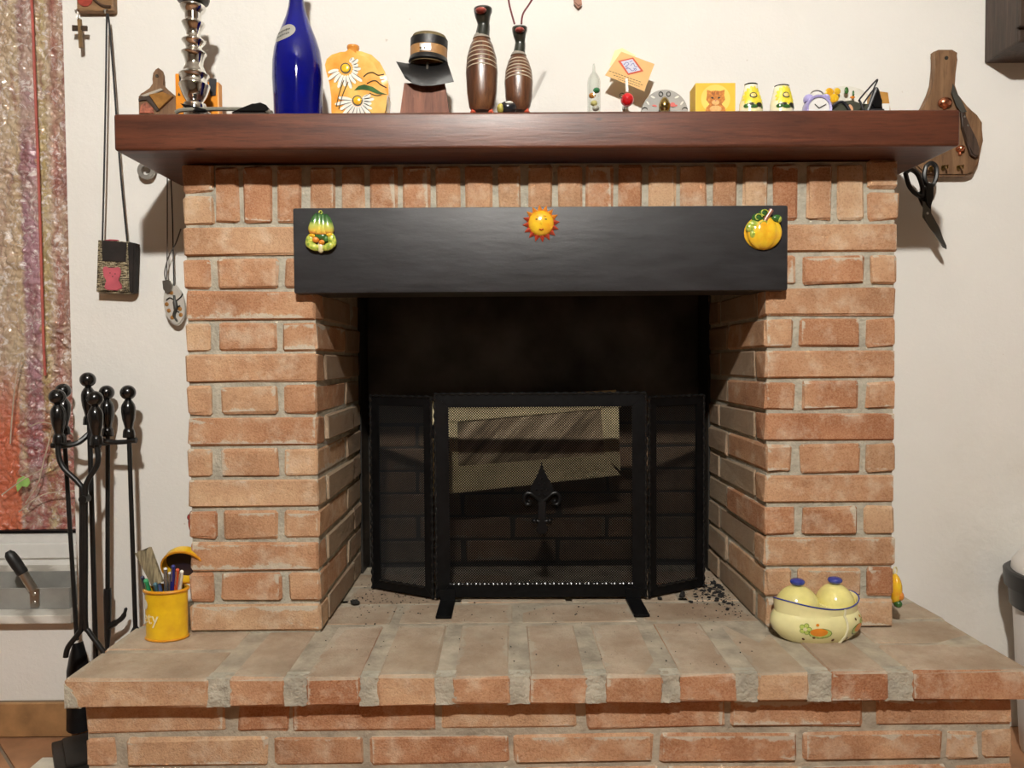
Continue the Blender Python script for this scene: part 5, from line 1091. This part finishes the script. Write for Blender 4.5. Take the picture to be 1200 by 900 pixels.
for i in range(6):
    for j in (0, 6): bm.faces.new((rows[j][i][0], rows[j][i+1][0], rows[j][i+1][1], rows[j][i][1]))
for j in range(6):
    for i in (0, 6): bm.faces.new((rows[j][i][0], rows[j+1][i][0], rows[j+1][i][1], rows[j][i][1]))
link('blade', bm, BLACK, sv, True)
# poker
pk_ = thing('fire_poker', 'black fire poker with side hook at the back of the tool stand', 'poker', (P(123, 740, .165).x, .165, P(123, 770, .165).z), 'fire tools')
e = grip(pk_, P(125, 460, .165)); bm = bm_(); tube(bm, [e, P(126, 690, .165)], .005, 10); link('rod', bm, RODBLACK, pk_, True)
bm = bm_(); tube(bm, [P(126, 690, .165), P(126, 700, .165), P(126, 745, .165), P(125, 775, .165)], .009, 10, radii=[.0085, .009, .007, .002]); tube(bm, bez([P(127, 735, .165), P(135, 730, .165), P(144, 723, .165), P(148, 712, .165)], 5), .006, 8, radii=[.0075]*6+[.006]*6+[.004]*3+[.0015]); link('hook_tip', bm, RODBLACK, pk_, True)
# brush
bh = thing('hearth_brush', 'black hearth brush with knobbed handle at the right of the tool stand', 'brush', (P(158, 800, .12).x, .12, .2), 'fire tools')
e = grip(bh, P(150, 460, .12)); f_ = P(159, 745, .12); f_.x = min(f_.x, -.925); bm = bm_(); tube(bm, [e, f_], .005, 10); link('rod', bm, RODBLACK, bh, True)
bm = bm_(); lathe(bm, [(.006, .02), (.016, .0), (.02, -.02), (.026, -.10), (.0, -.10)], f_, 16); link('bristles', bm, M('bristle_black', (.015, .014, .012), .9, bmp=.6), bh, True)
# pale kindling strip beside the stand
bm = bm_(); p = PZ(62, 893, .012); bbox(bm, (p.x-.03, p.y-.05, 0), (p.x+.05, p.y+.01, .018), .002); single('white_block', bm, M('offwhite', (.74, .68, .56), .6), 'small off-white block on the floor by the tool stand base', 'block')

# ------------------------------------------------------------------ metal slicer box on the window sill
SZ = .308
mb = thing('metal_slicer', 'grey metal box press with black lever handle on the window sill', 'kitchen press', (-1.33, .30, SZ))
a, b_ = P(-60, 690, .235), P(81, 690, .235); d_ = P(81, 714, .235)
bm = bm_(); bbox(bm, (a.x, .235, SZ), (b_.x, .238, a.z), .001, 1); link('front_plate', bm, GREYMETAL, mb)
bm = bm_(); bbox(bm, (b_.x-.002, .238, SZ), (b_.x, .36, a.z+.0), .001, 1); link('end_plate', bm, GREYMETAL, mb)
bm = bm_(); bbox(bm, (a.x, .34, SZ), (b_.x, .343, a.z+.012), .001, 1); box(bm, (a.x, .24, SZ+.001), (b_.x-.003, .34, SZ+.02)); link('back_plate', bm, GREYMETAL, mb)
bm = bm_(); prism(bm, pxpoly([(35, 690), (46, 690), (46, 710), (44, 712), (37, 712), (35, 710)], .232), (0, .231, 0), XV, ZV, (0, .004, 0), .001); link('lever_bracket', bm, STEEL, mb)
for v in (696, 706):
    p = P(40, v, .23); bm = bm_(); sphere(bm, (p.x, .2305, p.z), 1, .0045, .0025, .0045, 10); link('rivet', bm, STEEL, mb, True)
bm = bm_(); A, B_ = P(39, 691, .235), P(26, 670, .228); tube(bm, [A, B_], .011, 10); link('lever', bm, STEEL, mb, True)
bm = bm_(); A, B_ = P(27, 672, .228), P(9, 646, .22); n = 8; tube(bm, [A.lerp(B_, i/n) for i in range(n+1)], 1, 14, radii=[.0125, .0135, .013, .0135, .0135, .0135, .013, .0115, .006]); link('handle_grip', bm, M('grip_black', (.012, .012, .012), .45), mb, True)

# ------------------------------------------------------------------ yellow tin with pens and brush
q = PZ(193, 750, ZH); TC = Vector((q.x, q.y+.012, ZH)); TA, TB, THT = .044, .030, .108
tn = thing('yellow_tin', 'open oval yellow tin on the left of the hearth', 'tin', TC)
TYEL = M('tin_yellow', (.80, .50, .01), .3, var=.08, coat=.3, alt=(.66, .36, .01)); TOR = M('tin_orange', (.72, .30, .01), .3, var=.1, coat=.3)
tp = [(.0, .002), (.96, .002), (.97, 0.), (.97, .006), (1.0, THT-.012), (1.0, THT)]
bm = bm_(); lathe(bm, [(r_*TA, z_) for r_, z_ in [(0, .001), (.96, .001), (.985, .004), (.97, .008), (1.0, THT-.008), (1.0, THT), (.96, THT), (.94, .01), (0, .008)]], TC, 40, 1, TB/TA); link('tin_body', bm, TYEL, tn, True)
bm = bm_(); tube(bm, [(TC.x+TA*1.02*math.cos(2*PI*k/40), TC.y+TB*1.03*math.sin(2*PI*k/40), ZH+THT-.003) for k in range(40)], .0032, 8, True); link('rim', bm, TOR, tn, True)
bm = bm_(); tube(bm, [(TC.x+TA*.985*math.cos(2*PI*k/40), TC.y+TB*.99*math.sin(2*PI*k/40), ZH+.004) for k in range(40)], .0022, 8, True); link('foot_rim', bm, TOR, tn, True)
tb = text_bm('ety', .036)
for v in tb.verts:
    ang = -PI/2-.58+v.co.x/TA; zz = .040+v.co.y; off = 1.02+v.co.z*20
    v.co = Vector((TC.x+TA*off*math.cos(ang), TC.y+TB*off*1.02*math.sin(ang), ZH+zz))
link('lettering', tb, M('letter_cream', (.82, .74, .50), .4), tn)
bm = bm_(); 
for k in range(1): wrap_patch(bm, [(TA, 0), (TA, .2)], TC, [(-PI/2-.95+.26*math.cos(2*PI*i/16), .078+.011*math.sin(2*PI*i/16)) for i in range(16)], .0012, 1, TB/TA)
link('white_badge', bm, M('badge_white', (.78, .76, .68), .4), tn, True)
lm = Matrix.Translation((TC.x+.024, TC.y+.030, ZH+THT+.035)) @ Matrix.Rotation(.35, 4, 'Y') @ Matrix.Rotation(.25, 4, 'Z') @ Matrix.Rotation(math.radians(112), 4, 'X')
bm = bm_(); lathe(bm, [(.0, -.022), (TA*.92, -.022), (TA*1.0, -.014), (TA*1.02, .0), (TA*.98, .0), (TA*.96, -.012), (TA*.88, -.018), (0, -.018)], seg=36, sy=.95, mat=lm); link('lid', bm, TYEL, tn, True)
bm = bm_(); lathe(bm, [(0, -.0165), (TA*.9, -.0165), (TA*.9, -.0155), (0, -.0155)], seg=30, sy=.95, mat=lm); link('lid_lining', bm, M('lid_dark', (.03, .02, .04), .5), tn, True)
bm = bm_(); lathe(bm, [(TA*.99, -.002), (TA*1.05, .0), (TA*1.05, .004), (TA*.97, .004)], seg=36, sy=.95, mat=lm, ring=True); link('lid_rim', bm, TOR, tn, True)
# paint brush: bristles up
pbz = thing('paint_brush', 'flat paint brush standing bristles up in the yellow tin', 'brush', (TC.x-.012, TC.y+.006, ZH+.012))
A, B_ = Vector((TC.x+.004, TC.y, ZH+.012)), P(185, 684, TC.y+.002); Tp = P(168, 645, TC.y+.002); d_ = (Tp-B_).normalized(); sd = d_.cross(YV).normalized()
bm = bm_(); tube(bm, [A, A.lerp(B_, .6), B_], .006, 10); link('handle', bm, M('brush_handle', (.06, .10, .22), .4), pbz, True)
bm = bm_(); L_ = (Tp-B_).length
rows = []
for j in range(8):
    t_ = j/7; wd = .013+.006*t_; th = .007*(1-.25*t_); c_ = B_+d_*L_*t_
    rows.append([bm.verts.new(c_+sd*wd*x_+YV*th*y_+d_*(random.uniform(-.003, .004) if j == 7 else 0)) for x_, y_ in ((-1, 0), (-.9, -.7), (-.45, -1), (0, -1), (.45, -1), (.9, -.7), (1, 0), (.9, .7), (0, 1), (-.9, .7))])
for j in range(7):
    for i in range(10): bm.faces.new((rows[j][i], rows[j][(i+1) % 10], rows[j+1][(i+1) % 10], rows[j+1][i]))
bm.faces.new(rows[0][::-1]); bm.faces.new(rows[7])
link('bristles', bm, M('bristle_tan', (.30, .25, .15), .9, var=.35, scale=40, stretch=(6, 6, .8), bmp=.7, bscale=60), pbz, True)
PENS = ((167, 677, (.010, .012, .04), 'dark navy pen at the left in the yellow tin', .0048), (171, 681, (.02, .22, .08), 'green marker pen in the yellow tin', .0058), (182, 685, (.03, .10, .13), 'teal pen in the middle of the yellow tin', .005), (194, 667, (.55, .55, .56), 'silver pen rising highest in the yellow tin', .0042), (199, 672, (.45, .46, .48), 'second silver pen beside the tin lid', .004), (203, 664, (.015, .02, .16), 'dark blue pen beside the tin lid', .0045), (208, 668, (.5, .07, .02), 'red pen in the yellow tin', .004), (213, 670, (.70, .66, .58), 'white pen at the right in the yellow tin', .0042))
for k, (u, v, col, lab, r_) in enumerate(PENS):
    y_ = TC.y+(-.008, -.012, -.012, .006, .004, .0, -.008, -.004)[k]; A = P(u, v, y_); bx = TC.x+(A.x-TC.x)*.45; B_ = Vector((bx, TC.y+(y_-TC.y)*.5, ZH+.012))
    t = thing('pen', lab, 'pen', B_, 'pens in the yellow tin')
    bm = bm_(); n = 6; tube(bm, [B_.lerp(A, i/n) for i in range(n+1)], r_, 10, radii=[r_*.5]+[r_]*(n-1)+[r_*.9]); link('barrel', bm, M(f'pen_{k}', col, .25, .9 if 'silver' in lab else 0, coat=.4), t, True)
    bm = bm_(); sphere(bm, A, r_*.95, seg=10); link('pen_end', bm, M(f'pen_end_{k}', tuple(min(1, c_*1.5+.03) for c_ in col), .3), t, True)
    d_ = (A-B_).normalized(); bm = bm_(); tube(bm, [A-d_*.002+Vector((0, -r_*1.2, 0)), A-d_*.03+Vector((0, -r_*1.2, 0))], .0009, 6); link('clip', bm, STEEL, t)

# ------------------------------------------------------------------ double ceramic pot
q = PZ(957, 757, ZH); PC = Vector((P(957, 735, -.05).x, -.045, ZH)); A_, B_2 = .098, .058; rz = .12
POTY = glossy('pot_yellow', (.84, .78, .40), var=.04, rough=.12); POTL = glossy('pot_lid', (.84, .76, .28), var=.08, rough=.15); COB = glossy('cobalt_glaze', (.03, .05, .30), rough=.1)
pot = thing('double_pot', 'pale yellow oval ceramic double pot with blue-knobbed lids on the hearth', 'pot', PC)
HP = .072; SEAM = -PI/2+.36
pprof = [(0, .0), (.74, .0), (.80, .004), (.95, .020), (1.0, .034), (.985, .046), (.93, .055), (.90, .058), (.915, .062), (.93, HP), (.90, HP+.001), (.87, HP-.006), (.86, .02), (0, .012)]
mt = Matrix.Translation(PC) @ Matrix.Rotation(rz, 4, 'Z')
def potpt(r_, a_, z_, k_=1.):
    # a slight beak at the front seam where the two halves meet
    sa = a_-(-PI/2+.36); bk = 1+.05*math.exp(-(sa/.25)**2)
    return mt @ Vector((A_*r_*bk*math.cos(a_), B_2*r_*bk*math.sin(a_), z_))
bm = bm_(); rows = []
for r_, z_ in pprof:
    rows.append([bm.verts.new(potpt(r_, 2*PI*k/56, z_+(.015*math.sin(2*PI*k/56-SEAM)**2 if z_ > .06 else 0))) for k in range(56)])
for i in range(len(rows)-1):
    for k in range(56): bm.faces.new((rows[i][k], rows[i][(k+1) % 56], rows[i+1][(k+1) % 56], rows[i+1][k]))
bmesh.ops.remove_doubles(bm, verts=bm.verts, dist=1e-5)
link('pot_body', bm, POTY, pot, True)
bm = bm_(); tube(bm, [potpt(.925, 2*PI*k/56, HP+.0005+.015*math.sin(2*PI*k/56-SEAM)**2) for k in range(56)], .0016, 6, True); link('blue_rim', bm, COB, pot, True)
sa_ = -PI/2+.36
bm = bm_(); tube(bm, [potpt(r_*1.006, sa_, z_) for r_, z_ in pprof[1:10]], .0024, 8); link('seam', bm, glossy('seam_cream', (.80, .76, .52)), pot, True)
for sg, cxx, hh in ((-1, -.041, .031), (1, .046, .029)):
    c_ = mt @ Vector((cxx, .0 if sg < 0 else .006, HP+.001)); bm = bm_(); lathe(bm, smooth_prof([(0, hh+.006), (.013, hh+.004), (.028, hh-.005), (.039, hh-.020), (.0425, -.004), (.040, -.010), (0, -.010)], 3), seg=28, sx=1.05 if sg < 0 else .92, sy=.95, mat=Matrix.Translation(c_) @ Matrix.Rotation(rz, 4, 'Z')); ld = link('lid', bm, POTL, pot, True)
    bm = bm_(); lathe(bm, smooth_prof([(.006, hh+.002), (.006, hh+.005), (.0125, hh+.008), (.0152, hh+.013), (.0125, hh+.0175), (.006, hh+.020), (0, hh+.0205)], 3), seg=20, mat=Matrix.Translation(c_)); link('knob', bm, COB, ld, True)
bm = bm_(); box(bm, (-.0025, -B_2*.88, .015), (.0025, B_2*.86, HP-.002), mt @ Matrix.Translation((.004, 0, 0)) @ Matrix.Rotation(.22, 4, 'Z')); link('divider', bm, POTY, pot)
def pot_patch(name, da, z_, wa, hz_, mat_, off=1.006, rot=0., n=14):
    bm = bm_(); ring = []
    for i in range(n):
        ex, ey = wa*math.cos(2*PI*i/n), hz_*math.sin(2*PI*i/n); X_ = ex*math.cos(rot)-ey*math.sin(rot); Z_ = ex*math.sin(rot)+ey*math.cos(rot)
        ring.append((da+X_/.09, z_+Z_))
    ctr = bm.verts.new(potpt(prof_r(pprof[1:10], z_)*(off+.004), da, z_)); vs_ = [bm.verts.new(potpt(prof_r(pprof[1:10], max(.001, zz))*off, aa, zz)) for aa, zz in ring]
    for i in range(n): bm.faces.new((vs_[i], vs_[(i+1) % n], ctr))
    link(name, bm, mat_, pot, True)
FLO = glossy('paint_lime', (.55, .66, .15)); GOR = glossy('paint_orange', (.82, .27, .02)); GGR = glossy('paint_green', (.12, .24, .03)); GBR = glossy('paint_brown', (.14, .06, .02))
for base, sgn in ((-PI/2-.30, 1), (-PI/2+.85, -.7)):
    pot_patch('green_border', base+.08*sgn, .026, .023, .0115, GGR, 1.004); pot_patch('lime_slice', base+.08*sgn, .0265, .0213, .0098, FLO, 1.009); pot_patch('orange_fruit', base+.05*sgn, .029, .017, .0085, GOR, 1.016)
    for i in range(5):
        a_ = 2*PI*i/5; pot_patch('green_petal', base-.24*sgn+.0075*math.cos(a_)/.09, .035+.0075*math.sin(a_), .0052, .0050, GGR, 1.005); pot_patch('lime_petal', base-.24*sgn+.0075*math.cos(a_)/.09, .035+.0075*math.sin(a_), .0042, .0040, FLO, 1.010)
    pot_patch('flower_heart', base-.24*sgn, .035, .004, .004, CREAM, 1.014)
for da, z_, m_ in ((-.62, .012, GBR), (-.28, .044, GOR), (-.36, .017, GBR), (.10, .010, GBR), (.52, .010, GBR), (1.02, .014, GOR), (.70, .048, GBR), (.98, .050, GOR)): pot_patch('painted_dot', -PI/2+da, z_, .0032, .0030, m_, 1.006)

# ------------------------------------------------------------------ bin at the right
BC = Vector((1.217, .06, -.0))
bn = thing('waste_bin', 'white swing-lid waste bin with black rim right of the hearth', 'bin', BC)
BWH = M('bin_white', (.74, .70, .66), .35, var=.03)
bm = bm_(); lathe(bm, [(0, .004), (.115, .0), (.118, .01), (.137, .37), (.134, .375), (.112, .012), (0, .012)], BC, 40); link('bin_body', bm, BWH, bn, True)
bm = bm_(); lathe(bm, [(.136, .340), (.142, .342), (.145, .383), (.153, .386), (.155, .420), (.150, .424), (.135, .424), (.135, .35)], BC, 40); link('black_rim', bm, M('rim_black', (.012, .012, .013), .4), bn, True)
bm = bm_(); lathe(bm, [(.140, .424), (.138, .440), (.125, .458), (.08, .472), (0, .478)], BC, 36); link('swing_lid', bm, BWH, bn, True)

# ------------------------------------------------------------------ ceiling lamp behind the camera, with an unseen shade added to cut room bounce
lamp = thing('ceiling_lamp', 'ceiling lamp behind the viewer with an added shade narrowing its light', 'lamp', (LAMP.x, LAMP.y, LAMP.z))
ax = Vector((.05, 1, -.52)).normalized(); sx_ = ax.orthogonal().normalized(); sy_ = ax.cross(sx_); lm = Matrix((sx_, sy_, ax)).transposed().to_4x4(); lm.translation = LAMP
bm = bm_(); lathe(bm, [(.0, .27), (.06, .27), (.06, .255), (.012, .235), (.010, .12), (0, .12)], LAMP, 24); link('lamp_stem', bm, WHITE, lamp, True)
bm = bm_(); R1, R2 = .115, .121; pr = [(R1*math.sin(a), R1*math.cos(a)) for a in [PI-(PI-1.05)*k/10 for k in range(11)]]+[(R2*math.sin(a), R2*math.cos(a)) for a in [1.05+(PI-1.05)*k/10 for k in range(11)]]
lathe(bm, pr, seg=32, mat=lm); link('added_shade', bm, M('shade_grey', (.25, .24, .22), .6, var=.05), lamp, True)
m, nt, b, out = newmat('lamp_globe'); b.inputs['Emission Color'].default_value = LAMP_COLOR; b.inputs['Emission Strength'].default_value = LAMP_STRENGTH
bm = bm_(); bmesh.ops.create_icosphere(bm, subdivisions=3, radius=.05, matrix=Matrix.Translation(LAMP)); link('lamp_globe', bm, m, lamp, True)
